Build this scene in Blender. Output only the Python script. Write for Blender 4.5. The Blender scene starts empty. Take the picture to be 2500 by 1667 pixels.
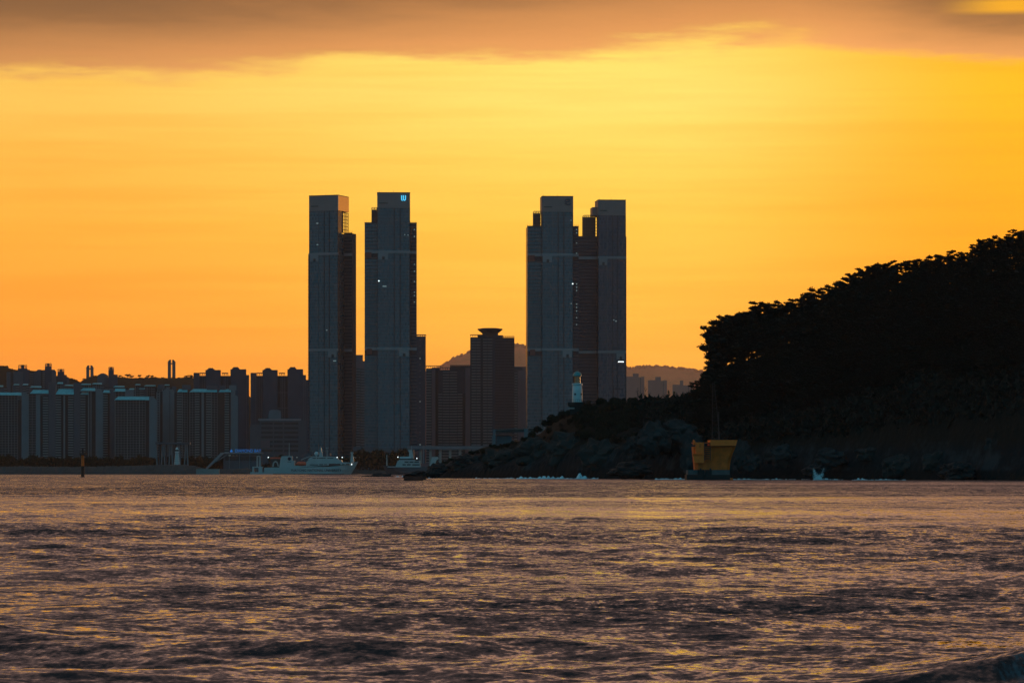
import bpy, bmesh, math, random
import numpy as np
from mathutils import Vector, Matrix, noise as mn

SC = bpy.context.scene
COL = SC.collection
R = math.radians
# photograph geometry: focal length in photo pixels, horizon row, centre column, eye height
F, HZ, CX, CH = 8060.0, 1150.0, 1250.0, 2.5
def at(px, py, Y):
    return Vector(((px - CX) / F * Y, Y, CH + (HZ - py) / F * Y))

# ------------------------------------------------------------------ camera
cd = bpy.data.cameras.new('camera')
cd.sensor_width = 36; cd.lens = 36 * F / 2500; cd.shift_y = (HZ - 833.5) / 2500
cd.clip_start = 0.5; cd.clip_end = 60000
cam = bpy.data.objects.new('camera', cd); COL.objects.link(cam)
cam.location = (0, 0, CH); cam.rotation_euler = (R(90), 0, 0)
SC.camera = cam
SC.render.engine = 'CYCLES'
SC.cycles.use_denoising = True
SC.cycles.max_bounces = 6; SC.cycles.volume_bounces = 1
SC.cycles.caustics_reflective = False; SC.cycles.caustics_refractive = False
SC.view_settings.view_transform = 'Standard'; SC.view_settings.look = 'None'
SC.view_settings.exposure = 0.0; SC.view_settings.gamma = 1.0
SC.view_settings.use_curve_mapping = False

# ------------------------------------------------------------------ node helpers
class NT:
    def __init__(s, tree): s.t = tree; s.n = tree.nodes; s.l = tree.links
    def new(s, t, **kw):
        n = s.n.new(t)
        for k, v in kw.items(): setattr(n, k, v)
        return n
    def put(s, sock, v):
        if isinstance(v, bpy.types.NodeSocket): s.l.new(v, sock)
        else: sock.default_value = v
    def m(s, op, a, b=0.0, c=0.0):
        n = s.new('ShaderNodeMath', operation=op)
        for i, v in enumerate((a, b, c)): s.put(n.inputs[i], v)
        return n.outputs[0]
    def ss(s, v, a, b):
        n = s.new('ShaderNodeMapRange', interpolation_type='SMOOTHSTEP')
        s.put(n.inputs[0], v); s.put(n.inputs[1], a); s.put(n.inputs[2], b)
        return n.outputs[0]
    def ramp(s, v, stops, interp='LINEAR'):
        n = s.new('ShaderNodeValToRGB'); n.color_ramp.interpolation = interp
        e = n.color_ramp.elements
        while len(e) < len(stops): e.new(0.5)
        for el, (p, c) in zip(e, stops):
            el.position = p
            el.color = (c[0], c[1], c[2], 1) if hasattr(c, '__len__') else (c, c, c, 1)
        s.put(n.inputs[0], v)
        return n.outputs[0]
    def mix(s, f, a, b, blend='MIX'):
        n = s.new('ShaderNodeMix', data_type='RGBA', blend_type=blend)
        s.put(n.inputs[0], f)
        for i, v in ((6, a), (7, b)):
            s.put(n.inputs[i], v if isinstance(v, bpy.types.NodeSocket) else (*v[:3], 1))
        return n.outputs[2]
    def noise(s, vec, scale, detail=3, rough=0.5, dim='3D'):
        n = s.new('ShaderNodeTexNoise', noise_dimensions=dim)
        if vec is not None: s.l.new(vec, n.inputs['Vector'])
        n.inputs['Scale'].default_value = scale; n.inputs['Detail'].default_value = detail
        n.inputs['Roughness'].default_value = rough
        return n.outputs[0]
    def mapping(s, vec, scale=(1, 1, 1), rot=(0, 0, 0)):
        n = s.new('ShaderNodeMapping'); s.l.new(vec, n.inputs[0])
        n.inputs['Scale'].default_value = scale; n.inputs['Rotation'].default_value = rot
        return n.outputs[0]

# ------------------------------------------------------------------ world: sunset sky ahead, teal dusk behind
SUN_AZ, SUN_EL = 15.0, 1.6
w = bpy.data.worlds.new('World'); SC.world = w; w.use_nodes = True
t = NT(w.node_tree); t.n.clear()
d = t.new('ShaderNodeTexCoord').outputs['Generated']
sx = t.new('ShaderNodeSeparateXYZ'); t.l.new(d, sx.inputs[0])
az = t.m('MULTIPLY', t.m('ARCTAN2', sx.outputs[0], sx.outputs[1]), 57.2958)     # 0 ahead, + right
el = t.m('MULTIPLY', t.m('ARCSINE', sx.outputs[2]), 57.2958)
# stretched noise for cloud edges and faint streaks (direction space, continuous all round)
cv = t.mapping(d, (7, 7, 60))
cn = t.noise(cv, 1.0, 5, 0.55)
cn2 = t.noise(t.mapping(d, (16, 16, 190), (0, R(1.5), 0)), 1.0, 6, 0.6)
st = t.m('ADD', t.m('MULTIPLY', t.m('SUBTRACT', cn, 0.5), 0.9), t.m('MULTIPLY', t.m('SUBTRACT', cn2, 0.5), 0.30))
elw = t.m('ADD', el, st)
# clear part of the sunset by elevation (0..12 deg)
e12 = t.m('DIVIDE', elw, 12.0)
clear = t.ramp(e12, [(0.0, (1.25, .385, .036)), (.10, (1.22, .415, .036)), (.22, (1.16, .48, .042)), (.36, (1.1, .57, .058)),
                     (.46, (1.06, .64, .092)), (.535, (1.04, .72, .138)), (.61, (1.04, .69, .122)), (.8, (.9, .45, .07)), (1.0, (.6, .25, .05))])
glow = t.ss(t.m('ABSOLUTE', t.m('SUBTRACT', az, 1.6)), 10.0, 0.0)
side = t.mix(glow, (1.0, .84, .72), (1.04, 1.13, 1.2))
rside = t.ss(az, 2.5, 9.0)
side = t.mix(rside, side, (1.02, .72, .0))
stk = t.ramp(t.noise(t.mapping(d, (9, 9, 230), (0, R(-1.2), 0)), 1.0, 4, .6), [(.36, (.985, .93, .86)), (.58, (1.0, 1.01, 1.02))])
side = t.mix(1.0, side, stk, 'MULTIPLY')
clear = t.mix(1.0, clear, side, 'MULTIPLY')
# cloud deck above: its lower edge wanders with azimuth
edge = t.ramp(t.m('DIVIDE', t.m('ADD', az, 20.0), 40.0),
              [(0, .60), (.277, .60), (.36, .612), (.44, .632), (.52, .648), (.58, .664), (.625, .668), (.67, .648), (.70, .634), (.78, .62), (1, .62)])
edge = t.m('MULTIPLY', edge, 11.0)
cn4 = t.noise(t.mapping(d, (11, 11, 70), (R(.6), R(-2.2), 0)), 1.0, 6, .62)
el_c = t.m('ADD', t.m('ADD', el, t.m('MULTIPLY', st, 0.42)), t.m('MULTIPLY', t.m('SUBTRACT', cn4, .5), 1.45))
cm = t.ss(el_c, t.m('SUBTRACT', edge, 0.08), t.m('ADD', edge, 0.26))
# a bright tear in the deck, upper right
tear = t.m('MULTIPLY', t.ss(t.m('ABSOLUTE', t.m('SUBTRACT', t.m('ADD', el, t.m('MULTIPLY', st, .12)), 7.93)), .17, .05), t.m('MULTIPLY', t.ss(az, 7.2, 8.6), t.ss(az, 15.0, 10.0)))
cm = t.m('MULTIPLY', cm, t.m('SUBTRACT', 1.0, t.m('MULTIPLY', tear, .85)))
dt = t.m('MULTIPLY', t.m('SUBTRACT', el_c, edge), t.m('ADD', 1.0, t.m('MULTIPLY', t.m('MULTIPLY', t.ss(az, 4.5, 8.0), t.ss(el, 10.0, 8.6)), .35)))
cloud = t.ramp(t.m('DIVIDE', dt, 12.0), [(0, (.92, .405, .11)), (.03, (.80, .325, .095)), (.065, (.58, .235, .070)), (.105, (.31, .128, .042)),
                                        (.14, (.19, .083, .032)), (.26, (.85, .44, .29)), (.55, (.66, .355, .25)), (1, (.36, .215, .18))])
cloud = t.mix(t.ss(t.m('ABSOLUTE', t.m('SUBTRACT', az, 2.0)), 14.0, 2.0), t.mix(1.0, cloud, (.86, .88, .92), 'MULTIPLY'), cloud)
mot = t.ramp(t.noise(t.mapping(d, (5, 5, 22)), 1.0, 5, .6), [(.32, (.42, .46, .55)), (.5, (.9, .9, .92)), (.68, (1.5, 1.42, 1.3))])
cloud = t.mix(t.ss(el, 8.5, 13.0), cloud, t.mix(1.0, cloud, mot, 'MULTIPLY'))
cloud = t.mix(1.0, cloud, t.ramp(cn4, [(.3, (.84, .83, .82)), (.7, (1.15, 1.17, 1.2))]), 'MULTIPLY')
front = t.mix(cm, clear, cloud)
# upper sky and the side away from the sunset
front = t.mix(t.ss(el, 16.0, 55.0), front, (.068, .070, .078))
back = t.ramp(t.m('DIVIDE', el, 90.0), [(0, (.085, .25, .33)), (.12, (.075, .33, .46)), (.35, (.065, .27, .39)), (.7, (.05, .13, .20)), (1, (.055, .085, .12))])
back = t.mix(1.0, back, t.ramp(cn, [(.25, .85), (.75, 1.15)]), 'MULTIPLY')
fb = t.ss(t.m('ABSOLUTE', az), 40.0, 125.0)
sky = t.mix(fb, front, back)
# below the horizon (only ever seen by reflection): sea-coloured
nis = t.new('ShaderNodeTexSky', sky_type='NISHITA'); nis.sun_disc = False
nis.sun_elevation = R(SUN_EL); nis.sun_rotation = R(SUN_AZ)
nb = t.mix(1.0, (0, 0, 0), nis.outputs[0], 'ADD')
sky = t.mix(.008, sky, nb, 'ADD')
sky = t.mix(t.ss(el, -0.5, -3.0), sky, (.05, .06, .07))
bg = t.new('ShaderNodeBackground'); t.l.new(sky, bg.inputs[0]); bg.inputs[1].default_value = 1.0
wo = t.new('ShaderNodeOutputWorld'); t.l.new(bg.outputs[0], wo.inputs[0])

# ------------------------------------------------------------------ sun, nearly set behind the island
sl = bpy.data.lights.new('sun', 'SUN'); sl.energy = 0.5; sl.angle = R(0.6); sl.color = (1.0, .50, .20)
so = bpy.data.objects.new('sun', sl); COL.objects.link(so)
sdir = Vector((math.sin(R(SUN_AZ)) * math.cos(R(SUN_EL)), math.cos(R(SUN_AZ)) * math.cos(R(SUN_EL)), math.sin(R(SUN_EL))))
so.rotation_euler = sdir.to_track_quat('Z', 'Y').to_euler()
so.location = (600, 2000, 400)

# ------------------------------------------------------------------ materials
MATS = {}
def mat(name, col, rough=.7, metal=0.0, var=.12, vscale=.4, bump=0.0, bscale=2.0, emit=None, estr=1.0, spec=.5):
    if name in MATS: return MATS[name]
    m = bpy.data.materials.new(name); m.use_nodes = True; MATS[name] = m
    t = NT(m.node_tree); p = t.n['Principled BSDF']
    tc = t.new('ShaderNodeTexCoord').outputs['Object']
    n = t.noise(tc, vscale, 4, .6)
    t.l.new(t.mix(1.0, col, t.ramp(n, [(.25, 1 - var), (.75, 1 + var)]), 'MULTIPLY'), p.inputs['Base Color'])
    p.inputs['Roughness'].default_value = rough; p.inputs['Metallic'].default_value = metal
    p.inputs['Specular IOR Level'].default_value = spec
    if bump:
        b = t.new('ShaderNodeBump'); b.inputs['Strength'].default_value = 1.0; b.inputs['Distance'].default_value = bump
        t.l.new(t.noise(tc, bscale, 5, .6), b.inputs['Height']); t.l.new(b.outputs[0], p.inputs['Normal'])
    if emit:
        p.inputs['Emission Color'].default_value = (*emit, 1); p.inputs['Emission Strength'].default_value = estr
    return m

def facade_mat(name, col, alt, floor=3.2, bay=1.5, rough=.22):
    """curtain wall seen from 3 km: panes too small to build, tinted a little pane by pane"""
    m = bpy.data.materials.new(name); m.use_nodes = True
    t = NT(m.node_tree); p = t.n['Principled BSDF']
    tc = t.new('ShaderNodeTexCoord').outputs['Object']
    s = t.new('ShaderNodeSeparateXYZ'); t.l.new(tc, s.inputs[0])
    fx = t.m('FLOOR', t.m('DIVIDE', t.m('ADD', s.outputs[0], s.outputs[1]), bay))
    fz = t.m('FLOOR', t.m('DIVIDE', s.outputs[2], floor))
    cb = t.new('ShaderNodeCombineXYZ'); t.l.new(fx, cb.inputs[0]); t.l.new(fz, cb.inputs[1])
    wn = t.new('ShaderNodeTexWhiteNoise', noise_dimensions='2D'); t.l.new(cb.outputs[0], wn.inputs['Vector'])
    line = t.m('GREATER_THAN', t.m('FRACT', t.m('DIVIDE', s.outputs[2], floor)), .80)
    big = t.noise(tc, .045, 4, .6)
    c = t.mix(t.m('MULTIPLY', t.m('ADD', t.m('MULTIPLY', wn.outputs[0], .55), t.ramp(big, [(.3, .0), (.7, .6)])), .55), col, alt)
    c = t.mix(t.m('MULTIPLY', line, .85), c, (alt[0] * 1.3, alt[1] * 1.2, alt[2] * 1.15))
    t.l.new(c, p.inputs['Base Color'])
    t.l.new(t.m('ADD', t.m('MULTIPLY', wn.outputs[0], .18), rough), p.inputs['Roughness'])
    return m

M_glass = facade_mat('tower_glass', (.010, .045, .065), (.020, .105, .140))
M_glassp = facade_mat('tower_glass_purple', (.020, .026, .050), (.036, .050, .090))
M_clad = mat('tower_cladding', (.26, .15, .145), .6, 0, .10, .15)
M_clad_warm = mat('tower_cladding_side', (.62, .54, .50), .30, 1.0, .05, .15)
M_dark = mat('dark_facade', (.022, .038, .052), .7, 0, .2, .2, spec=.12)
M_wing = mat('wing_facade', (.026, .056, .082), .8, 0, .25, .3, spec=.08)
M_slab = mat('balcony_concrete', (.14, .15, .17), .6, 0, .12, .2, spec=.12)
M_band = mat('service_band', (.24, .20, .21), .6, 0, .1, .15)
M_red = mat('red_panel', (.20, .035, .03), .6, 0, .15, .3)
M_metal = mat('dark_metal', (.025, .025, .028), .5, .3, .15, 1.0)
M_frame = mat('lattice_metal', (.06, .055, .055), .45, .4, .1, .5)
M_lit = mat('lit_white', (.8, .8, .8), .5, emit=(.85, 1.0, 1.0), estr=2.2)
M_litdim = mat('lit_dim', (.8, .8, .7), .5, emit=(.75, .9, .85), estr=.15)
M_logo = mat('lit_logo', (.1, .5, .8), .5, emit=(.08, .62, .95), estr=1.0)
M_logod = mat('dark_logo', (.02, .06, .10), .5)
M_apt = mat('apartment_paint', (.165, .20, .215), .75, 0, .12, .08, spec=.12)
M_aptd = mat('apartment_grey', (.15, .165, .19), .75, 0, .15, .08, spec=.12)
M_win = mat('window_dark', (.024, .029, .036), .5, 0, .3, .5, spec=.25)
M_gab = mat('gable_paint', (.135, .165, .185), .75, 0, .12, .07, spec=.12)
M_core = mat('stair_core_paint', (.075, .09, .11), .75, 0, .14, .08, spec=.12)
M_roof = mat('green_roof', (.085, .47, .50), .6, 0, .22, .25)
M_brown = mat('slate_facade', (.032, .056, .082), .75, 0, .18, .1, spec=.12)
M_brownl = mat('slate_pilaster', (.085, .115, .150), .7, 0, .12, .1, spec=.12)
M_rose = mat('rose_facade', (.16, .10, .115), .75, 0, .12, .08, spec=.12)
M_far = mat('far_facade_haze_tint', (.46, .17, .15), .8, 0, .1, .03, spec=.12)  # warm haze glow over the distant walls is put into this pink-red colour
M_conc = mat('concrete', (.22, .22, .21), .85, 0, .2, .15, .05, 1.0)
M_concd = mat('weathered_concrete', (.055, .05, .05), .9, 0, .3, .2, .1, 1.0)
M_white = mat('white_paint', (.46, .54, .55), .5, 0, .07, .5)
M_ship = mat('ship_white', (.34, .36, .36), .45, 0, .12, .15)
M_hull = mat('ship_dark_hull', (.03, .045, .06), .5, 0, .15, .15)
M_orange = mat('lifeboat_orange', (.85, .09, .04), .5, 0, .1, .5)
M_ink = mat('letter_ink', (.008, .012, .03), .8, spec=.1)
M_sign = mat('blue_sign', (.02, .15, .5), .5, emit=(.01, .18, .55), estr=.4)
M_yellow = mat('yellow_paint', (.95, .150, .004), .55, 0, .16, .5)
M_yellowd = mat('yellow_paint_dark', (.74, .118, .006), .65, 0, .3, .6)  # darker and more mottled than the plain yellow
M_teal = mat('green_dome', (.04, .25, .25), .4, 0, .1, 1.0)
M_lens = mat('lantern_glass', (.35, .22, .12), .15, 0, .2, 1.0, emit=(1.0, .55, .25), estr=.02)
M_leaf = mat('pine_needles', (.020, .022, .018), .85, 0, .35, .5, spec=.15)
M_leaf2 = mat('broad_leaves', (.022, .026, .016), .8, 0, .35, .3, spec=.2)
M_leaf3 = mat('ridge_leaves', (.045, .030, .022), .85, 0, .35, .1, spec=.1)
M_bark = mat('bark', (.025, .019, .015), .9, 0, .3, 2.0, spec=.2)
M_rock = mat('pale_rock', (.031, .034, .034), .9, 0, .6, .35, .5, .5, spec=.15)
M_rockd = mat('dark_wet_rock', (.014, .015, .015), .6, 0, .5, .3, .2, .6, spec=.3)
M_soil = mat('wooded_soil', (.014, .015, .012), .95, 0, .4, .1, .3, .3, spec=.1)
M_land = mat('harbour_ground', (.03, .032, .033), .9, 0, .3, .02)
M_wood = mat('wooded_hill', (.040, .026, .018), .95, 0, .3, .02, 1.0, .06, spec=.05)
M_farhill = mat('far_hill_haze_tint', (.92, .21, .09), .95, 0, .2, .005, spec=.05)  # pinkish glow of distant haze painted into the hill and its crest trees
M_foam = mat('foam', (.62, .80, .84), .8, 0, .15, 2.0)

# ------------------------------------------------------------------ mesh builder and scene bookkeeping
class MB:
    def __init__(s): s.v = []; s.f = []; s.smooth = False
    def add(s, vs, fs):
        o = len(s.v); s.v += [tuple(v) for v in vs]; s.f += [tuple(i + o for i in f) for f in fs]; return s
    def box(s, x0, x1, y0, y1, z0, z1):
        vs = [(x, y, z) for z in (z0, z1) for y in (y0, y1) for x in (x0, x1)]
        return s.add(vs, [(0, 2, 3, 1), (4, 5, 7, 6), (0, 1, 5, 4), (2, 6, 7, 3), (0, 4, 6, 2), (1, 3, 7, 5)])
    def prism(s, pts, y0, y1):
        """outline in x,z (counter-clockwise seen from -y) run from y0 to y1"""
        n = len(pts)
        vs = [(x, y0, z) for x, z in pts] + [(x, y1, z) for x, z in pts]
        fs = [tuple(range(n)), tuple(range(2 * n - 1, n - 1, -1))]
        fs += [(i + n, (i + 1) % n + n, (i + 1) % n, i) for i in range(n)]
        return s.add(vs, [f[::-1] for f in fs] if False else fs)
    def cyl(s, cx, cy, z0, z1, r0, r1=None, n=16):
        r1 = r0 if r1 is None else r1
        a = [2 * math.pi * i / n for i in range(n)]
        vs = [(cx + r0 * math.cos(q), cy + r0 * math.sin(q), z0) for q in a] + [(cx + r1 * math.cos(q), cy + r1 * math.sin(q), z1) for q in a]
        fs = [(i, (i + 1) % n, (i + 1) % n + n, i + n) for i in range(n)] + [tuple(range(n - 1, -1, -1)), tuple(range(n, 2 * n))]
        return s.add(vs, fs)
    def lathe(s, prof, cx=0, cy=0, n=20):
        a = [2 * math.pi * i / n for i in range(n)]; k = len(prof)
        vs = [(cx + r * math.cos(q), cy + r * math.sin(q), z) for r, z in prof for q in a]
        fs = [(j * n + i, j * n + (i + 1) % n, (j + 1) * n + (i + 1) % n, (j + 1) * n + i) for j in range(k - 1) for i in range(n)]
        fs += [tuple(range(n - 1, -1, -1)), tuple(range((k - 1) * n, k * n))]
        return s.add(vs, fs)
    def tube(s, p, q, r0, r1=None, n=6):
        p, q = Vector(p), Vector(q); r1 = r0 if r1 is None else r1
        dz = (q - p).normalized(); ux = dz.orthogonal().normalized(); uy = dz.cross(ux)
        a = [2 * math.pi * i / n for i in range(n)]
        vs = [p + (ux * math.cos(k) + uy * math.sin(k)) * r0 for k in a] + [q + (ux * math.cos(k) + uy * math.sin(k)) * r1 for k in a]
        return s.add(vs, [(i, (i + 1) % n, (i + 1) % n + n, i + n) for i in range(n)] + [tuple(range(n - 1, -1, -1)), tuple(range(n, 2 * n))])
    def mesh(s, name, m, smooth=False):
        me = bpy.data.meshes.new(name); me.from_pydata(s.v, [], s.f); me.materials.append(m)
        if smooth: me.polygons.foreach_set('use_smooth', [True] * len(me.polygons))
        me.update(); return me
    def build(s, name, m, parent=None, kind=None, smooth=False, loc=None):
        return obj(name, s.mesh(name, m, smooth), parent, kind, loc)

def obj(name, me, parent=None, kind=None, loc=None):
    o = bpy.data.objects.new(name, me); COL.objects.link(o)
    if parent: o.parent = parent
    if kind: o['kind'] = kind
    if loc is not None: o.location = loc
    return o
def thing(name, label, cat, loc=(0, 0, 0), rz=0.0, group=None):
    o = bpy.data.objects.new(name, None); COL.objects.link(o); o.empty_display_size = 1
    o.location = loc; o.rotation_euler = (0, 0, rz)
    return tag(o, label, cat, group)
def tag(o, label, cat, group=None):
    o['label'] = label; o['category'] = cat
    if group: o['group'] = group
    return o
CACHE = {}
def piece(name, m, parent, x0, x1, y0, y1, z0, z1, kind=None):
    """a box part; alike boxes share one mesh"""
    key = (name, m.name, round(x1 - x0, 3), round(y1 - y0, 3), round(z1 - z0, 3))
    if key not in CACHE:
        CACHE[key] = MB().box(0, x1 - x0, 0, y1 - y0, 0, z1 - z0).mesh(name, m)
    return obj(name, CACHE[key], parent, kind, (x0, y0, z0))
def fix_normals():
    for me in bpy.data.meshes:
        if me.get('keep') or len(me.polygons) > 60000: continue
        bm = bmesh.new(); bm.from_mesh(me); bmesh.ops.recalc_face_normals(bm, faces=bm.faces); bm.to_mesh(me); bm.free()
def copy_tree(o, loc, rz=0.0, sc=1.0, label=None, group=None):
    c = o.copy(); COL.objects.link(c); c.location = loc; c.rotation_euler = (0, 0, rz)
    c.scale = (sc, sc, sc) if not hasattr(sc, '__len__') else sc
    if label: c['label'] = label
    if group: c['group'] = group
    for ch in list(o.children):
        k = ch.copy(); COL.objects.link(k); k.parent = c
    return c

# ================================================================== THE SETTING
rng = np.random.default_rng(7)
def grid_mesh(name, X, Y, Z, m, smooth=True, attrs=None):
    nr, nc = X.shape
    co = np.stack([X, Y, Z], -1).reshape(-1, 3).astype(np.float32)
    i = np.arange((nr - 1) * (nc - 1)); r = i // (nc - 1); c = i % (nc - 1); a = r * nc + c
    q = np.stack([a, a + 1, a + nc + 1, a + nc], -1).astype(np.int32)
    me = bpy.data.meshes.new(name)
    me.vertices.add(len(co)); me.vertices.foreach_set('co', co.ravel())
    me.loops.add(q.size); me.loops.foreach_set('vertex_index', q.ravel())
    me.polygons.add(len(q)); me.polygons.foreach_set('loop_start', np.arange(0, q.size, 4, dtype=np.int32))
    me.polygons.foreach_set('use_smooth', np.full(len(q), smooth))
    me.update(); me.validate()
    for k, v in (attrs or {}).items():
        at_ = me.attributes.new(k, 'FLOAT', 'POINT'); at_.data.foreach_set('value', v.ravel().astype(np.float32))
    me.materials.append(m); me['keep'] = 1
    return me
def sstep(v, a, b):
    u = np.clip((v - a) / (b - a), 0, 1); return u * u * (3 - 2 * u)

# ------------------------------------------------------------------ sea: one sheet, real waves, finer near the beach
ys = [-300, -60, -10, 4, 12, 18, 22]
y = 24.0
while y < 1500:
    ys.append(y); y += min(max(y * y * 6.0e-5, 0.075), 2.6) if y > 27 else 0.15
st_ = 4.0
while y < 18000:
    ys.append(y); y += st_; st_ *= 1.09
ys = np.array(ys)
core = np.linspace(-1, 1, 620)
wid = 6 + 0.185 * np.maximum(ys, 0)
fac = np.array([1.15, 1.4, 2, 3.5, 8])
cols = np.concatenate([-fac[::-1], core, fac])
WX = wid[:, None] * cols[None, :]
far_ = np.abs(cols) > 7
WX[:, far_] = np.sign(WX[:, far_]) * np.maximum(np.abs(WX[:, far_]), 7000)
WY = np.repeat(ys[:, None], len(cols), 1)
dy = np.gradient(ys)[:, None]
dx = (wid / 310)[:, None]
WZ = np.zeros_like(WX)
def wave(lam, amp, ang, ph, sharp=0.25):
    k = 2 * math.pi / lam; kx, ky = k * math.sin(ang), -k * math.cos(ang)
    # waves shorter than the local grid can carry fade out (the material's ripples take over)
    ly = lam / max(abs(math.cos(ang)), .05); lx = lam / max(abs(math.sin(ang)), .02)
    att = sstep(ly / dy, 2.2, 4.5) * sstep(lx / dx, 2.2, 4.5)
    p = kx * WX + ky * WY + ph
    return att * amp * (np.sin(p) + sharp * np.sin(2 * p + .3) * .5)
for lam, amp, ang in ((52, .10, .03), (37, .06, -.10), (29, .045, .16), (21, .04, -.22), (16.5, .03, .28), (61, .09, -.06)):
    env = .55 + .45 * np.sin(WX * 2 * math.pi / rng.uniform(70, 160) + WY * .004 + rng.uniform(0, 6))
    WZ += wave(lam, amp, ang, rng.uniform(0, 6.28), .5) * env
gust = .62 + .38 * np.sin(WY * .046 + .8 * np.sin(WX * .021 + 1.0) + 1.2) * np.sin(WX * .017 + WY * .011 + .5)
gust *= .8 + .35 * np.sin(WY * .13 + WX * .05 + 2.2)
for i in range(90):
    lam = 9.0 * (0.40 / 9.0) ** (i / 89.0) * rng.uniform(.9, 1.1)
    ang = rng.normal(0, .45 if lam > 4 else .85); slope = .017 if lam > 3 else .030
    WZ += wave(lam, slope * lam / (2 * math.pi), ang, rng.uniform(0, 6.28)) * (gust if lam < 6 else 1.0)
# a wave about to break, lower right
def breaker(xc0, yc0, hgt, front, backw, x0, x1, tilt):
    yc = yc0 + tilt * (WX - xc0) + .35 * np.sin(WX * .9)
    u = WY - yc
    prof = np.where(u < 0, np.exp(-(u / front) ** 2), np.exp(-(u / backw) ** 2))
    amp = hgt * sstep(WX, x0, x1)
    return amp * prof, u, amp
bz, bu, ba = breaker(5.6, 38.5, .42, 1.5, 4.0, 3.6, 7.2, .05)
WZ += bz
b2, _, _ = breaker(-3.0, 52.0, .16, 3.0, 5.0, -40, -20, -.02)
WZ += b2 * sstep(-WX, -12, 0)
foam = sstep(ba, .10, .38) * sstep(bu, .30, -.05) * sstep(bu, -4.2, -1.6)
WZ[:, :] *= sstep(np.repeat(ys[:, None], len(cols), 1), -20, 10)

M_sea = bpy.data.materials.new('sea_water'); M_sea.use_nodes = True
t = NT(M_sea.node_tree); p = t.n['Principled BSDF']
oc = t.new('ShaderNodeTexCoord').outputs['Object']
p.inputs['Base Color'].default_value = (.014, .018, .021, 1); p.inputs['IOR'].default_value = 1.333
p.inputs['Roughness'].default_value = .08
# ripples too small for the sheet: slopes laid over its normal
def slopes(scale, mp, rot, sx_, sy_):
    n_ = t.new('ShaderNodeTexNoise', noise_dimensions='3D'); t.l.new(t.mapping(oc, mp, (0, 0, rot)), n_.inputs['Vector'])
    n_.inputs['Scale'].default_value = scale; n_.inputs['Detail'].default_value = 2.5; n_.inputs['Roughness'].default_value = .55
    v = t.new('ShaderNodeVectorMath', operation='SUBTRACT'); t.l.new(n_.outputs['Color'], v.inputs[0]); v.inputs[1].default_value = (.5, .578, .5)
    u = t.new('ShaderNodeVectorMath', operation='MULTIPLY'); t.l.new(v.outputs[0], u.inputs[0]); u.inputs[1].default_value = (sx_, sy_, 0)
    return u.outputs[0]
def vadd(a_, b_):
    v = t.new('ShaderNodeVectorMath', operation='ADD'); t.l.new(a_, v.inputs[0]); t.l.new(b_, v.inputs[1]); return v.outputs[0]
rip = vadd(vadd(slopes(.42, (.7, 1, 1), .10, .12, .30), slopes(1.2, (.9, .95, 1), -.15, .32, .62)), vadd(slopes(3.8, (1.15, .9, 1), .2, .44, .74), slopes(12.0, (1.1, .8, 1), -.1, .35, .55)))
patch = t.ramp(t.noise(t.mapping(oc, (.010, .028, 1), (0, 0, .08)), 1.0, 4, .55), [(.36, .45), (.62, 1.12)])
sy = t.new('ShaderNodeSeparateXYZ'); t.l.new(oc, sy.inputs[0])
patch = t.m('MULTIPLY', patch, t.m('ADD', 1.0, t.m('MULTIPLY', t.ss(sy.outputs[1], 120.0, 480.0), .45)))   # choppier away from the beach
lull = t.m('ADD', sy.outputs[1], t.m('MULTIPLY', t.noise(t.mapping(oc, (.016, .007, 1)), 1.0, 5, .6), 260.0))
lull = t.m('MULTIPLY', t.ss(lull, 265.0, 320.0), t.ss(lull, 540.0, 370.0))                                       # a calmer belt between two swells
patch = t.m('MULTIPLY', patch, t.m('SUBTRACT', 1.0, t.m('MULTIPLY', lull, .36)))
pv_ = t.new('ShaderNodeVectorMath', operation='SCALE'); t.l.new(rip, pv_.inputs[0]); t.l.new(patch, pv_.inputs['Scale'])
gn = t.new('ShaderNodeNewGeometry').outputs['Normal']
nn = t.new('ShaderNodeVectorMath', operation='NORMALIZE'); t.l.new(vadd(gn, pv_.outputs[0]), nn.inputs[0])
t.l.new(nn.outputs[0], p.inputs['Normal'])
fa = t.new('ShaderNodeAttribute', attribute_name='foam').outputs['Fac']
fn = t.noise(t.mapping(oc, (4.5, .8, 1), (0, 0, .5)), 1.0, 7, .7)
fm = t.m('MULTIPLY', fa, t.ss(fn, .50, .66))
fd = t.new('ShaderNodeBsdfDiffuse'); fd.inputs[0].default_value = (.09, .15, .175, 1)
mx = t.new('ShaderNodeMixShader'); t.l.new(fm, mx.inputs[0]); t.l.new(p.outputs[0], mx.inputs[1]); t.l.new(fd.outputs[0], mx.inputs[2])
t.l.new(mx.outputs[0], t.n['Material Output'].inputs[0])
obj('sea', grid_mesh('sea', WX, WY, WZ, M_sea, True, {'foam': foam}), None, 'structure')

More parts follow.
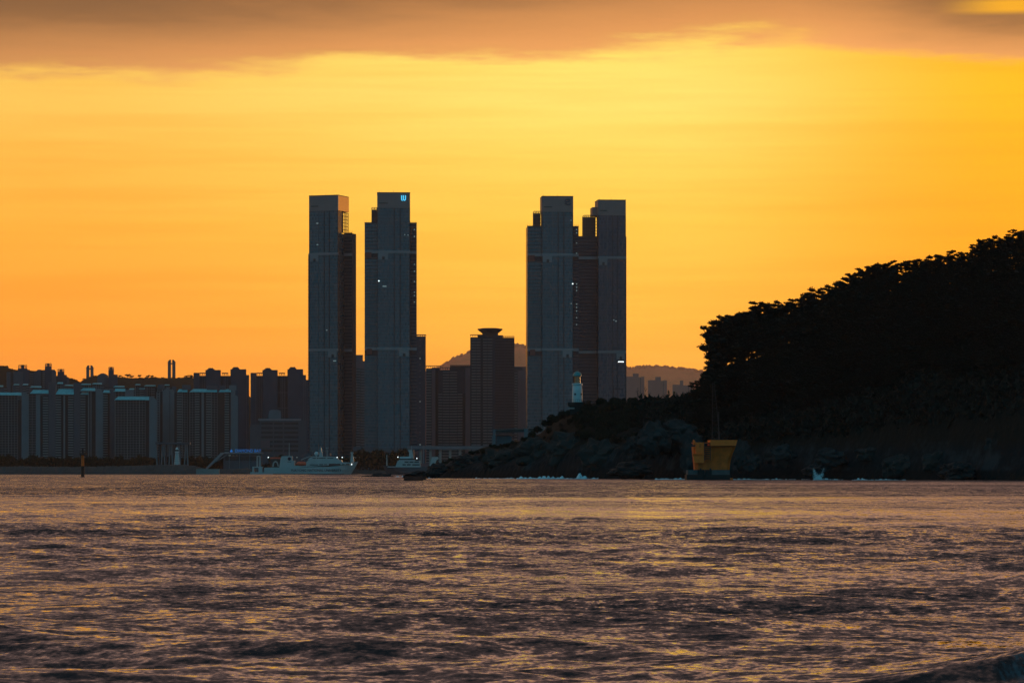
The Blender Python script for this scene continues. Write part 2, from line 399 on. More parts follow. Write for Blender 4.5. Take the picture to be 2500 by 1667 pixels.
# ------------------------------------------------------------------ city ground with the wooded hill on the left
HL = [(-400, 865), (-120, 872), (0, 893), (18, 897), (30, 902), (45, 906), (85, 910), (140, 920), (165, 925), (205, 936), (214, 925), (245, 919), (290, 924), (330, 924),
      (380, 924), (410, 925), (470, 922), (520, 936), (600, 965), (700, 1015), (820, 1090), (900, 1146)]
HLx = np.array([(a - CX) / F * 4400 for a, b in HL]); HLz = np.array([(HZ - b) / F * 4400 + CH for a, b in HL])
def city_z(X, Y):
    r = np.interp(X, HLx, HLz, right=3.0)
    up = sstep(Y, 3750, 4400) ** 1.1
    dn = sstep(Y, 5000, 4400)
    return np.maximum(3.0 + (np.maximum(r, 3) - 3) * up * dn, 3.0)
gx = np.concatenate([np.linspace(-2600, -760, 24), np.linspace(-740, 0, 160), np.linspace(40, 2600, 40)])
gy = np.concatenate([np.linspace(2962, 3700, 14), np.linspace(3740, 5100, 70), np.linspace(5300, 17500, 30)])
GX, GY = np.meshgrid(gx, gy); GZ = city_z(GX, GY)
hillm = (GZ > 6)
GZ = GZ + hillm * (rng.normal(0, .9, GZ.shape))
obj('city_ground', grid_mesh('city_ground', GX, GY, GZ, M_wood), None, 'structure')
MB().box(-2600, 2600, 2956, 2962.5, -3, 3.4).build('quay_wall', M_concd, None, 'structure')

# far hill, 8 km off
FH = [(300, 1140), (700, 1080), (850, 1010), (950, 950), (1040, 912), (1075, 897), (1110, 874), (1147, 861), (1200, 849), (1262, 843), (1290, 849), (1400, 876), (1480, 893), (1530, 899), (1600, 895),
      (1660, 900), (1715, 907), (1850, 930), (2100, 960), (2500, 1000), (2900, 1100)]
FHx = np.array([(a - CX) / F * 15000 for a, b in FH]); FHz = np.array([(HZ - b) / F * 15000 + CH for a, b in FH])
fx = np.linspace(FHx[0], FHx[-1], 420); fy = np.linspace(13300, 16700, 26)
FX, FY = np.meshgrid(fx, fy)
FZ = np.interp(FX, FHx, FHz) * sstep(FY, 13200, 15000) * sstep(FY, 16800, 15000) + rng.normal(0, 3.0, FX.shape) * (FY < 16500) * (FY > 13500) - 4
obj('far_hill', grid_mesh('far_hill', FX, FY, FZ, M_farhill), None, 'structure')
fr = MB()
random.seed(3)
for i in range(1500):
    X = random.uniform(FHx[3], FHx[18]); Y = 15000 + random.uniform(-30, 30)
    z = float(np.interp(X, FHx, FHz)) - 9; r = random.uniform(4, 9); hh_ = random.uniform(9, 20)
    fr.cyl(X, Y, z, z + hh_ * .55, r * .7, r, 6); fr.cyl(X, Y, z + hh_ * .55, z + hh_, r, r * .3, 6)
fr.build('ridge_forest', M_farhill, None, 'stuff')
bpy.data.objects['ridge_forest']['label'] = 'thin fringe of trees along the crest of the far hazy hill'
bpy.data.objects['ridge_forest']['category'] = 'forest'

# ------------------------------------------------------------------ island on the right
RD = [(1030, 1166), (1048, 1159), (1064, 1142), (1095, 1122), (1130, 1111), (1180, 1096), (1260, 1080), (1320, 1058), (1350, 1032), (1385, 1012), (1405, 989), (1450, 984), (1560, 980), (1640, 982), (1690, 970), (1730, 958),
      (1800, 905), (1900, 872), (2000, 846), (2060, 822), (2120, 772), (2200, 742), (2300, 724), (2400, 690), (2500, 655), (2700, 610), (3000, 580), (3300, 640), (3700, 900), (3950, 1165)]
SHpx = np.array([990, 1040, 1400, 1700, 2000, 2500, 3200, 3950]); SHY = np.array([1190, 1175, 1065, 1005, 965, 885, 860, 960])
RYpx = np.array([990, 1040, 1400, 1700, 2000, 2500, 3950]); RYY = np.array([1200, 1215, 1135, 1090, 1080, 1050, 1050])
RDx = np.array([a for a, b in RD], float); RDy = np.array([b for a, b in RD], float)
def island_z(X, Y):
    px = CX + X / np.maximum(Y, 1) * F
    ry = np.interp(px, RYpx, RYY); sy = np.interp(px, SHpx, SHY)
    H = CH + (HZ - np.interp(px, RDx, RDy)) / F * ry
    tt = (Y - sy) / np.maximum(ry - sy, 1)
    up = np.where(tt < 0, 4 * tt, .22 * sstep(tt, 0, .10) + .78 * np.clip(tt, 0, 1) ** .85)
    dn = 1 - sstep(Y, ry + 12, ry + 150) * 1.15
    z = np.where(tt <= 1, H * np.clip(up, -1, 1), H * dn)
    z = np.where((px < 985) | (px > 3960), -4, z)
    return np.clip(z, -4, None)
ix = np.linspace(-60, 430, 330); iy = np.linspace(840, 1330, 220)
IX, IY = np.meshgrid(ix, iy); IZ = island_z(IX, IY)
nz = np.array([mn.fractal(Vector((x * .09, yv * .09, 3.1)), 1.0, 2.1, 5) for x, yv in zip(IX.ravel(), IY.ravel())]).reshape(IX.shape)
IZ = IZ + nz * np.where(IZ > 14, .7, 1.4) * (IZ > -3.5)
M_isl = bpy.data.materials.new('island_ground'); M_isl.use_nodes = True
t = NT(M_isl.node_tree); p = t.n['Principled BSDF']
oc = t.new('ShaderNodeTexCoord').outputs['Object']
s_ = t.new('ShaderNodeSeparateXYZ'); t.l.new(oc, s_.inputs[0])
n1 = t.noise(oc, .12, 6, .65); n2 = t.noise(oc, .5, 5, .6)
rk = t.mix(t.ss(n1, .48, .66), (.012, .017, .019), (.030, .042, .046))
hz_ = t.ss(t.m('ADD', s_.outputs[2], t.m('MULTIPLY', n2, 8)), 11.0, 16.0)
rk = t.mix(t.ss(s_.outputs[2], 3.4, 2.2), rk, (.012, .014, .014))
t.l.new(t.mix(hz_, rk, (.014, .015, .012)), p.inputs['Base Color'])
p.inputs['Roughness'].default_value = .9; p.inputs['Specular IOR Level'].default_value = .1
b_ = t.new('ShaderNodeBump'); b_.inputs['Distance'].default_value = .6; b_.inputs['Strength'].default_value = 1
t.l.new(n2, b_.inputs['Height']); t.l.new(b_.outputs[0], p.inputs['Normal'])
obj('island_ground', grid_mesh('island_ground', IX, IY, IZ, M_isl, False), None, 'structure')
def isl(px, Y):
    X = (px - CX) / F * Y
    return X, float(island_z(np.array([X]), np.array([Y]))[0])

# ------------------------------------------------------------------ the evening air
hz = MB().box(-7500, 7500, -320, 18500, -5, 620)
M_haze = bpy.data.materials.new('evening_haze'); M_haze.use_nodes = True
t = NT(M_haze.node_tree); t.n.remove(t.n['Principled BSDF'])
pv = t.new('ShaderNodeVolumePrincipled'); pv.inputs['Color'].default_value = (.93, .90, .88, 1)
pv.inputs['Density'].default_value = HAZE = 1.7e-5; pv.inputs['Anisotropy'].default_value = .55
t.l.new(pv.outputs[0], t.n['Material Output'].inputs['Volume'])
hz.build('haze', M_haze, None, 'stuff')
bpy.data.objects['haze']['label'] = 'thin warm evening haze over the bay and the city'
bpy.data.objects['haze']['category'] = 'haze'

# ================================================================== THE FOUR TALL TOWERS
def logo_w(parent, x, z, h, m, y, dark=False):
    """rounded three-stroke emblem on the crown of the tower"""
    mb = MB(); r = h * .10; wd = h * .27
    def stroke(pts):
        for a, b in zip(pts, pts[1:]): mb.tube((a[0], y, a[1]), (b[0], y, b[1]), r, r, 6)
    if not dark:
        stroke([(x, z + h), (x, z + h * .18), (x + wd * .35, z), (x + wd * .75, z)])
        u = [(x + wd * 1.35 + wd * .75 * (1 - math.cos(q)), z + h * .28 - h * .28 * math.sin(q)) for q in [math.pi * k / 8 for k in range(9)]]
        stroke([(x + wd * 1.35, z + h)] + u + [(x + wd * 2.85, z + h)])
    else:
        c = [(0, .75), (.15, 1), (.8, 1), (.9, .85), (.75, .6), (.3, .5), (.1, .2), (.3, 0), (.95, 0), (1.05, .3)]
        stroke([(x + a * h * .9, z + b * h) for a, b in c])
        stroke([(x - .1 * h, z + .2 * h), (x + .2 * h, z + .5 * h), (x - .1 * h, z + .8 * h)])
    return mb.build('logo', m, parent)

def w_tower(label, Y, rot, fx0, fx1, ytop, ypent, wings, bands, D=27.0, glass=None, light_x=.33, darks=(.52, .70), lat=None, shoulder=None,
            logo=None, lamps=(), lits=(), reds=(), warm_side=False, step=None):
    k = Y / F; glass = glass or M_glass
    c = math.cos(abs(rot)); W = (fx1 - fx0) * k / c
    Z = lambda yy: (HZ - yy) * k + CH - 3.0
    root = thing('residential_tower', label, 'skyscraper', ((((fx0 + fx1) / 2) - CX) * k, Y, 3.0), rot, 'four tall residential towers')
    L, Rr = -W / 2, W / 2
    xl = lambda px: L + (px - fx0) * k / c
    zt, zp = Z(ytop), Z(ypent)
    wing_top = max([Z(wg[2]) for wg in wings] + [zp * .8])
    piece('glass_shaft', glass, root, L, Rr, 0, D, 0, wing_top - .5)
    piece('upper_shaft', glass, root, L, Rr, .01, D * .34, wing_top - .5, zp)
    ph = piece('crown', M_clad, root, L, Rr, -.25, D, zp, zt)
    if warm_side:
        for i in range(3):   # metal sheets on the crown's right side
            piece('side_sheet', M_clad_warm, ph, W + .02, W + .22, .1 + i * (D + .1) / 3, .06 + (i + 1) * (D + .1) / 3, .15, zt - zp - .15)
    piece('crown_seam', M_metal, ph, .06 * W, .32 * W, -.12, -.02, (zt - zp) * .28, (zt - zp) * .28 + .9)
    MB().box(-.15, W + .15, -.2, D + .4, zt - zp, zt - zp + .5).build('coping', M_dark, ph)
    MB().tube((W * .5, 6, zt - zp), (W * .5, 6, zt - zp + 3.2), .12, .05).build('antenna', M_metal, ph)
    MB().tube((W * .06, 3, zt - zp), (W * .06, 3, zt - zp + 2.0), .14, .08).build('antenna', M_metal, ph)
    if step: piece('stepped_crown', M_clad, root, xl(step[0]), L - .01, 6, D - 2, Z(step[2]) - 8, Z(step[2]))
    # vertical mullion line and dark joints of the curtain wall
    xm = L + W * light_x
    piece('mullion', M_slab, root, xm - .22, xm + .22, -.35, .02, 0, zp)
    for q in darks: piece('dark_joint', M_dark, root, L + W * q - .45, L + W * q + .45, -.12, .02, 0, zp)
    piece('corner_fin', M_dark, root, L - .02, L + .45, -.2, .02, 0, zp)
    piece('corner_fin', M_dark, root, Rr - .45, Rr + .02, -.2, .02, 0, zp)
    # service floors
    for i, (ya, yb) in enumerate(bands):
        piece('service_band', M_band, root, L - .3, Rr + .3, -.5, 1, Z(yb), Z(ya))
        x0 = L + .9 if i == 0 else Rr - W * .34
        b = piece('louvre_panel', M_band, root, x0, x0 + W * .30, -.45, .02, Z(yb) - 6.0, Z(yb) - .05)
        piece('vent', M_dark, b, W * .12, W * .20, -.06, .02, 0, 2.8)
    # balconied wings: each slab is one piece
    for x0p, x1p, yt, setb, tone in wings:
        x0, x1 = xl(x0p), xl(x1p); ztw = Z(yt)
        if x0 >= Rr - .5: x0 = Rr + .01
        if x1 <= L + .5: x1 = L - .01
        wg = piece('balcony_wing', M_wing if tone else glass, root, x0, x1, setb, D - 1.5, 0, ztw)
        n = int(ztw / 3.23)
        gap = [(Z(b) - 3, Z(a) + .5) for a, b in bands]
        for i in range(1, n + 1):
            z = i * 3.23 - .4
            if any(a < z < b for a, b in gap): continue
            piece('balcony_slab', M_slab, wg, .25, x1 - x0 - .1, -1.1, .02, z, z + .42)
        for a, b in bands:
            piece('wing_band', M_band, wg, 0, x1 - x0, -.6, .03, Z(b) - .3, Z(a))
            piece('wing_recess', M_dark, wg, .1, x1 - x0 - .1, -.3, .03, Z(b) - 5.5, Z(b) - .35)
        for i in range(7):      # rooftop rail posts
            xx = .15 + (x1 - x0 - .3) * i / 6
            piece('rail_post', M_metal, wg, xx, xx + .16, .1, .3, ztw, ztw + 2.2)
        piece('parapet', M_dark, wg, -.1, x1 - x0 + .1, -.3, .25, ztw - .3, ztw + .7)
    for x0p, x1p, ya, yb, setb in reds:
        piece('red_panel', M_red, root, xl(x0p), xl(x1p), setb - 1.35, setb - .2, Z(yb), Z(ya))
    # open lattice of the setback floors
    if lat:
        x0p, x1p, ya, yb, side = lat
        z0, z1 = Z(yb), Z(ya)
        nf = max(3, int((z1 - z0) / 3.0))
        if side:     # on the right flank, from the shaft back to the rear
            ya_, yb_ = D * .36, D - .3
            for xx in (Rr - .6, L + W * .45):
                for i in range(6): yy = ya_ + (yb_ - ya_) * i / 5; piece('lattice_post', M_frame, root, xx, xx + .5, yy - .25, yy + .25, z0, z1)
                for j in range(nf + 1): zz = z0 + (z1 - z0 - .5) * j / nf; piece('lattice_beam', M_frame, root, xx + .04, xx + .46, ya_, yb_, zz, zz + .5)
            piece('stair_shaft', M_dark, root, Rr - 3.2, Rr - .05, D * .345, D * .345 + 2.2, z0, z1 + .3)
        else:
            x0, x1 = xl(x0p), L - .02
            for yy in (D * .3, D * .75):
                nx = max(3, int((x1 - x0) / 1.7))
                for i in range(nx): xx = x0 + (x1 - x0 - .4) * i / (nx - 1); piece('lattice_post', M_frame, root, xx, xx + .4, yy, yy + .4, z0, z1)
                for j in range(nf + 1): zz = z0 + (z1 - z0 - .4) * j / nf; piece('lattice_beam', M_frame, root, x0, x1, yy + .05, yy + .35, zz, zz + .45)
            piece('lattice_screen', M_rose, root, x0 + .3, x1, D * .78, D * .8, z0, z1 - 1.0)
    if shoulder:
        x0p, yt = shoulder
        x0, x1 = (xl(x0p), L - .01) if x0p < fx0 else (Rr + .01, xl(x0p))
        sh = piece('shoulder', M_wing, root, x0, x1, 3, D - 4, 0, Z(yt))
        for i in range(1, int(Z(yt) / 3.23)): piece('balcony_slab', M_slab, sh, -.35, x1 - x0 - .02, -.8, .02, i * 3.23, i * 3.23 + .4)
    if logo: logo_w(root, xl(logo[0]), Z(logo[1]), logo[2], logo[3], -.6, logo[4])
    for px, py in lamps:
        z = Z(py); setb = 0.0
        MB().lathe([(.05, z - .6), (.45, z - .35), (.55, z), (.45, z + .35), (.05, z + .6)], xl(px), -1.2, 10).build('warning_light', M_lit, root)
    for px, py, wd, m, yy in lits:
        piece('lit_window', m, root, xl(px), xl(px) + wd, yy - .12, yy + .3, Z(py) - .4, Z(py) + .4)
    return root

w2r = [(1010.5, yy, 1.0, M_litdim, 2.0) for yy in (560, 577, 645, 662, 687, 713, 721, 737)]
w_tower('tall glass tower furthest left, its metal crown glowing copper on the right side', 3130, R(-19), 754, 826, 478, 515,
        [(826, 846, 568.6, 15.5, 1)], [(617, 623), (851, 857)], D=27, lat=(826, 850, 517, 568, True), shoulder=(748.7, 619), warm_side=True,
        lits=[(772, 545, 2.2, M_litdim, 0), (772.5, 597, 2.0, M_litdim, 0), (796, 806, 1.5, M_litdim, 0), (814, 881, 3, M_litdim, 0)])
w_tower('tall glass tower with a glowing blue rounded emblem on its crown', 3060, R(2.4), 921, 1001, 471, 508,
        [(890.3, 921, 544.5, 2.5, 0), (1001, 1017.5, 544.5, 4, 1)], [(612, 618), (848, 854)], lat=(907, 921, 505, 544, False),
        logo=(980.5, 489.5, 4.6, M_logo, False), lamps=[(925, 686)], reds=[(892, 907, 616, 629, 2.5), (895, 908, 851, 865, 2.5)],
        lits=w2r + [(934, 699, 3.6, M_litdim, 0), (987, 573, .9, M_litdim, 0), (995, 574, .9, M_litdim, 0)])
w3r = [(1407, yy, .9, M_litdim, 2.0) for yy in (560, 568, 593, 618, 693, 701, 709, 742, 750, 759, 775, 792)]
w_tower('tall glass tower with a dark emblem on its crown, rising behind the small lighthouse', 3060, R(3), 1323, 1399.4, 480, 517.5,
        [(1287.7, 1323, 553, 2.5, 0), (1399.4, 1413.5, 553, 4, 1)], [(619, 625), (850, 856)], lat=(1304, 1323, 514, 553, False), step=None,
        logo=(1380, 500, 5.0, M_logod, True), lamps=[(1398, 693)], reds=[(1290, 1306, 623, 638, 2.5), (1294, 1307, 853, 867, 2.5)],
        lits=w3r + [(1393, 538, .8, M_litdim, 0), (1393.5, 741, .8, M_litdim, 0)])
w_tower('tall glass tower on the far right of the four, without an emblem', 3150, R(5), 1460, 1528, 489, 526,
        [(1413, 1460, 578, 5, 1)], [(626, 632), (856, 862)], lat=(1427, 1460, 524, 578, False), glass=M_glassp, step=(1448, 1460, 505), shoulder=(1530.3, 577),
        lits=[(1509, 883, 5.4, M_lit, 0), (1497, 781, 1.2, M_litdim, 0), (1502, 784, 1.5, M_litdim, 0)])

# ================================================================== APARTMENT BLOCKS AND OTHER BUILDINGS
FL = 2.75
def block(name, label, cat, Y, bays, base_y=None, depth=13.0, roofs=(), boxes=(), group=None, pal=None, fl=FL, zb=None, extra=None):
    """bays: (kind, x0, x1, ytop) in photo columns/rows, laid on the plane at distance Y; real metres inside"""
    k = Y / F; x0a = min(b[1] for b in bays); x1a = max(b[2] for b in bays); xc = (x0a + x1a) / 2
    X0 = (xc - CX) * k
    if zb is None: zb = float(city_z(np.array([X0]), np.array([Y + depth]))[0]) - 1.5
    root = thing(name, label, cat, (X0, Y, zb), -1.15 * X0 / Y, group)   # fronts look across the bay
    U = lambda px: (px - xc) * k
    Z = lambda yy: (HZ - yy) * k + CH - zb
    P = dict(wall=M_gab, bal=M_apt, core=M_core, pil=M_gab, glass=M_win, body=M_aptd, fin=M_apt)
    if pal: P.update(pal)
    for kd, xa, xb, yt in bays:
        a, b, z = U(xa), U(xb), Z(yt)
        if kd == 'rec': piece('recess', P['glass'], root, a, b, 3.0, depth - .5, 0, z)
        elif kd == 'wall':
            piece('gable_wall', P['wall'], root, a, b, 0, depth, 0, z)
        elif kd == 'gable':     # wall with a sloping head
            q = (b - a) * .38
            MB().prism([(a, 0), (b, 0), (b, z - q * 1.3), (b - q, z), (a, z)], 0, depth).build('gable_wall', P['wall'], root)
        elif kd == 'gablel':
            q = (b - a) * .6
            MB().prism([(a, 0), (b, 0), (b, z), (a + q, z), (a, z - q * .8)], 0, depth).build('gable_wall', P['wall'], root)
        elif kd == 'dome':
            pts = [(a, 0), (b, 0)] + [(b + (a - b) * i / 8, z - (b - a) * .22 * (1 - math.sin(math.pi * i / 8))) for i in range(9)]
            MB().prism(pts, 0, depth).build('gable_wall', P['wall'], root)
        elif kd == 'core':
            c_ = piece('stair_core', P['core'], root, a, b, -.6, depth, 0, z)
        elif kd == 'pil': piece('pilaster', P['pil'], root, a, b, -.5, depth - 1, 0, z)
        elif kd in ('bal', 'grid', 'punch'):
            n = max(1, int(z / fl)); zo = z - n * fl
            wn = piece('window_bay', P['glass'], root, a, b, 1.3, depth - .2, 0, z)
            mb = MB()
            if kd == 'bal':
                for i in range(n):
                    zz = zo + i * fl; mb.box(0.05, b - a - .35, -1.25, .1, zz, zz + fl * .46)
                mb.build('balcony_stack', P['bal'], wn, 'stuff')
            elif kd == 'grid':
                for i in range(n):
                    zz = zo + i * fl; mb.box(0.02, b - a - .02, -.85, .1, zz, zz + .42)
                mb.build('floor_slabs', P['body'], wn, 'stuff')
                mb = MB(); nf = max(2, int((b - a) / 3.2))
                for i in range(nf + 1):
                    xx = (b - a - .3) * i / nf; wdt = .55 if i % 4 == 0 else .3
                    mb.box(xx, xx + wdt, -1.0, .12, 0, z)
                mb.build('facade_fins', P['fin'], wn, 'stuff')
            else:
                for i in range(n):
                    zz = zo + i * fl; mb.box(0, b - a, -1.2, .1, zz - .02, zz + fl * .45); mb.box(0, (b - a) * .3, -1.18, .1, zz, zz + fl - .05); mb.box((b - a) * .72, b - a, -1.18, .1, zz, zz + fl - .05)
                mb.build('punched_wall', P['wall'], wn, 'stuff')
    for xa, xb, ya, yb in roofs:
        a, b = U(xa), U(xb); z0, z1 = Z(yb), Z(ya)
        q = min((b - a) * .18, 4.0)
        mb = MB()
        mb.add([(a, -1.6, z0), (b, -1.6, z0), (b, 5.5, z1), (a + q, 5.5, z1), (b, 12.0, z0), (a, 12.0, z0), (b, -1.6, z0 - .4), (a, -1.6, z0 - .4), (b, 12, z0 - .4), (a, 12, z0 - .4)],
               [(0, 1, 2, 3), (3, 2, 4, 5), (7, 6, 1, 0), (5, 4, 8, 9), (0, 3, 5), (1, 4, 2), (0, 5, 9, 7), (1, 6, 8, 4), (7, 9, 8, 6)])
        mb.build('roof', M_roof, root)
    for xa, xb, ya, yb, m in boxes:
        piece('rooftop_room', m, root, U(xa), U(xb), 2.5, depth - 2, Z(yb), Z(ya))
    if extra: extra(root, U, Z)
    return root

g1 = 'waterfront apartment blocks with green roofs'
block('apartment_block', 'apartment slab cut by the left edge of the photo, blue-green roof and pale end wall', 'apartment block', 3590,
      [('grid', -70, 43, 964), ('rec', 43, 52, 976), ('gable', 52, 70, 957)], roofs=[(-72, 52, 957.5, 964)], group=g1)
block('apartment_block', 'long apartment slab with two dark lift shafts standing above its blue-green roofs', 'apartment block', 3600,
      [('grid', 70, 89, 962), ('gable', 89, 99, 958), ('rec', 99, 105, 966), ('bal', 105, 119, 966), ('core', 119, 136, 933), ('bal', 136, 150, 964), ('rec', 150, 155, 964),
       ('pil', 155, 159, 962), ('rec', 159, 166, 964), ('bal', 166, 180, 964), ('core', 180, 196, 934), ('bal', 196, 209, 963), ('rec', 209, 214.5, 961), ('pil', 214.5, 217.5, 959),
       ('rec', 217.5, 220.5, 957), ('pil', 220.5, 223, 956), ('rec', 223, 233, 957), ('gable', 233, 251, 948)],
      roofs=[(74, 119, 951.5, 960), (136, 180, 949, 962), (196, 232, 946.5, 953), (196.5, 216, 956, 962)], group=g1)
block('apartment_block', 'narrow apartment block with one balcony stack, squeezed left of the lower grid-fronted slab', 'apartment block', 3690,
      [('bal', 251, 264, 960), ('rec', 264, 268, 960), ('core', 268, 281, 951), ('grid', 281, 306, 956), ('wall', 306, 326, 951)], roofs=[(251, 270, 952, 958), (277, 306, 948, 955)], group=g1)
block('apartment_block', 'lower grid-fronted apartment slab with a long blue roof and a pale gable', 'apartment block', 3560,
      [('grid', 281, 355, 976), ('rec', 355, 364, 978), ('gable', 364, 382, 968)], roofs=[(280, 364, 967.5, 975.5)], group=g1)
block('apartment_block', 'apartment block with twin pale blank end walls and a column of small square windows', 'apartment block', 3640,
      [('punch', 382, 391, 957), ('rec', 391, 397, 955), ('gablel', 397, 414, 947), ('rec', 414, 415, 955), ('gable', 415, 426, 950)], group=g1,
      boxes=[(386, 402, 938, 950, M_core)])
block('apartment_block', 'wide apartment slab with bright balcony stacks and turquoise roofs, right end of the waterfront row', 'apartment block', 3600,
      [('rec', 426, 432, 957), ('bal', 432, 445, 957), ('grid', 445, 458, 957), ('rec', 458, 463, 957), ('grid', 463, 477, 957), ('bal', 477, 488, 957), ('rec', 488, 492, 957), ('pil', 492, 498, 956),
       ('rec', 498, 503, 957), ('bal', 503, 516, 957), ('grid', 516, 531, 957), ('rec', 531, 548, 960), ('bal', 548, 560, 957), ('rec', 560, 563, 957), ('pil', 563, 566.5, 957), ('wall', 566.5, 574, 950), ('gable', 574, 580.5, 965)],
      roofs=[(433, 458, 949.5, 956.5), (463, 530, 949, 956.5), (534, 564, 949, 956)],
      boxes=[(505, 531, 941, 951, M_core), (536, 551, 940.5, 951, M_core), (559.5, 577, 940, 952, M_gab), (445, 466, 939.5, 951, M_core)], group=g1)

g2 = 'apartment blocks in the second row'
random.seed(11)
def auto_bays(x0, x1, yt):
    out = []; x = x0
    while x < x1 - 1:
        kd = random.choice(['bal', 'core', 'grid', 'rec', 'wall', 'bal', 'grid']); wdt = {'bal': 9, 'core': 7, 'grid': 11, 'rec': 4, 'wall': 8}[kd]
        xe = min(x + wdt, x1); xe = x1 if x1 - xe < 3 else xe
        out.append((kd, x, xe, yt + random.uniform(0, 2.5))); x = xe
    return out
for x0, x1, yt, rf, lb in [(-40, 18, 944, [(-40, 8, 940, 943)], 'second-row apartment block at the left edge, above the nearest blue roof'),
                           (31, 56, 939, [(33, 47, 937, 939)], 'second-row block with a pale flat roof under the squat roof lantern'),
                           (55, 73, 940, [(55, 69, 936.5, 939)], 'slim second-row block beside the white strip roof, left of the stepped towers'),
                           (73, 103, 946, [(73, 101, 942, 945)], 'second-row block with one bright white strip roof'),
                           (137, 157, 937, [(139, 154, 932.5, 936)], 'second-row block with a small turquoise roof right of the first lift shaft'),
                           (157, 181, 942, [(157, 179, 938.5, 941)], 'second-row block with a thin pale roof between the two lift shafts'),
                           (196, 226, 939, [(197, 222, 936, 938.5)], 'second-row block in front of the left bridge pylon'),
                           (226, 256, 938, [(225, 249, 934.5, 937)], 'second-row block with white roof edge left of the low rose-grey wall'),
                           (256, 277, 944, [], 'rose-grey windowless second-row block below the domed roof'),
                           (277, 312, 946, [(277, 304, 941.5, 944)], 'second-row block with blue roof strip under the two slits of sky'),
                           (312, 331, 951, [(315, 328, 947.5, 950)], 'small second-row block with a grey-green tilted roof'),
                           (331, 352, 942, [(330, 343, 937, 939), (339, 353, 946, 949)], 'second-row block with a slanting roof edge in front of the round trees'),
                           (352, 385, 944, [(352, 380, 939.5, 941.5)], 'second-row block with a long white roof line under the wooded ridge'),
                           (385, 430, 941, [(386, 414, 938, 939.5)], 'second-row block at the foot of the tall twin-legged pylon')]:
    block('apartment_block', lb, 'apartment block', 3830 + random.uniform(-20, 40), auto_bays(x0, x1, yt), roofs=rf, group=g2, pal=dict(bal=M_aptd, wall=M_core if 'rose' not in lb else M_rose))

def lantern(root, U, Z, xa, xb, ybase, ytop):
    a, b = U(xa), U(xb); z0, z1 = Z(ybase), Z(ytop); w_ = b - a
    ln = piece('roof_lantern', M_brown, root, a + w_ * .32, b - w_ * .32, 3, 8, z0 - .2, z1)
    for i in (0, .17, .33, .67, .83, 1.0): piece('lantern_post', M_brown, ln, -w_ * .32 + i * (w_ - .8), -w_ * .32 + i * (w_ - .8) + .8, 0, 1.2, 0, (z1 - z0) * .72)
    piece('lantern_ring', M_brown, ln, -w_ * .36, -w_ * .32 + w_ * 1.04, -.2, 1.5, (z1 - z0) * .66, (z1 - z0) * .80)
    piece('lantern_cap', M_brown, ln, -w_ * .32, w_ * .68, -.5, 5.5, (z1 - z0) * .97, (z1 - z0) * 1.06)
brn = dict(wall=M_core, bal=M_aptd, core=M_brown, body=M_brown, fin=M_brown)
g3 = 'hillside apartment blocks with roof lanterns'
block('hillside_block', 'hillside apartment block with a blank bluish wall and a squat wide roof lantern', 'apartment block', 4120,
      [('wall', 17, 26, 908), ('rec', 26, 33, 909), ('wall', 33, 56, 907), ('core', 56, 72, 902)], pal=brn, group=g3, extra=lambda r, U, Z: lantern(r, U, Z, 45, 66, 901, 890.5),
      boxes=[(44, 67, 899, 912, M_brown)])
block('hillside_block', 'hillside apartment block carrying the highest of the open roof lanterns', 'apartment block', 4140,
      [('bal', 73, 82, 909), ('gablel', 82, 100, 902), ('rec', 100, 104, 903), ('bal', 104, 110, 903), ('core', 110, 126, 894.5), ('gable', 126, 137, 902)], pal=brn, group=g3,
      extra=lambda r, U, Z: lantern(r, U, Z, 110, 126, 895, 886.5))
block('hillside_block', 'small dark hillside block whose lantern stands right of the highest one', 'apartment block', 4180,
      [('rec', 137, 141, 917), ('core', 141, 157, 907), ('core', 157, 163, 915), ('gable', 163, 169, 920)], pal=brn, group=g3, extra=lambda r, U, Z: lantern(r, U, Z, 141, 157, 908, 900.5))
block('hillside_block', 'hillside block with a domed roof and a slim lantern right of the left pylon', 'apartment block', 4160,
      [('dome', 238, 264, 911), ('core', 265, 278, 903), ('core', 278, 287, 914), ('wall', 255, 265, 921)], pal=brn, group=g3, extra=lambda r, U, Z: lantern(r, U, Z, 265, 278, 904, 895.5))

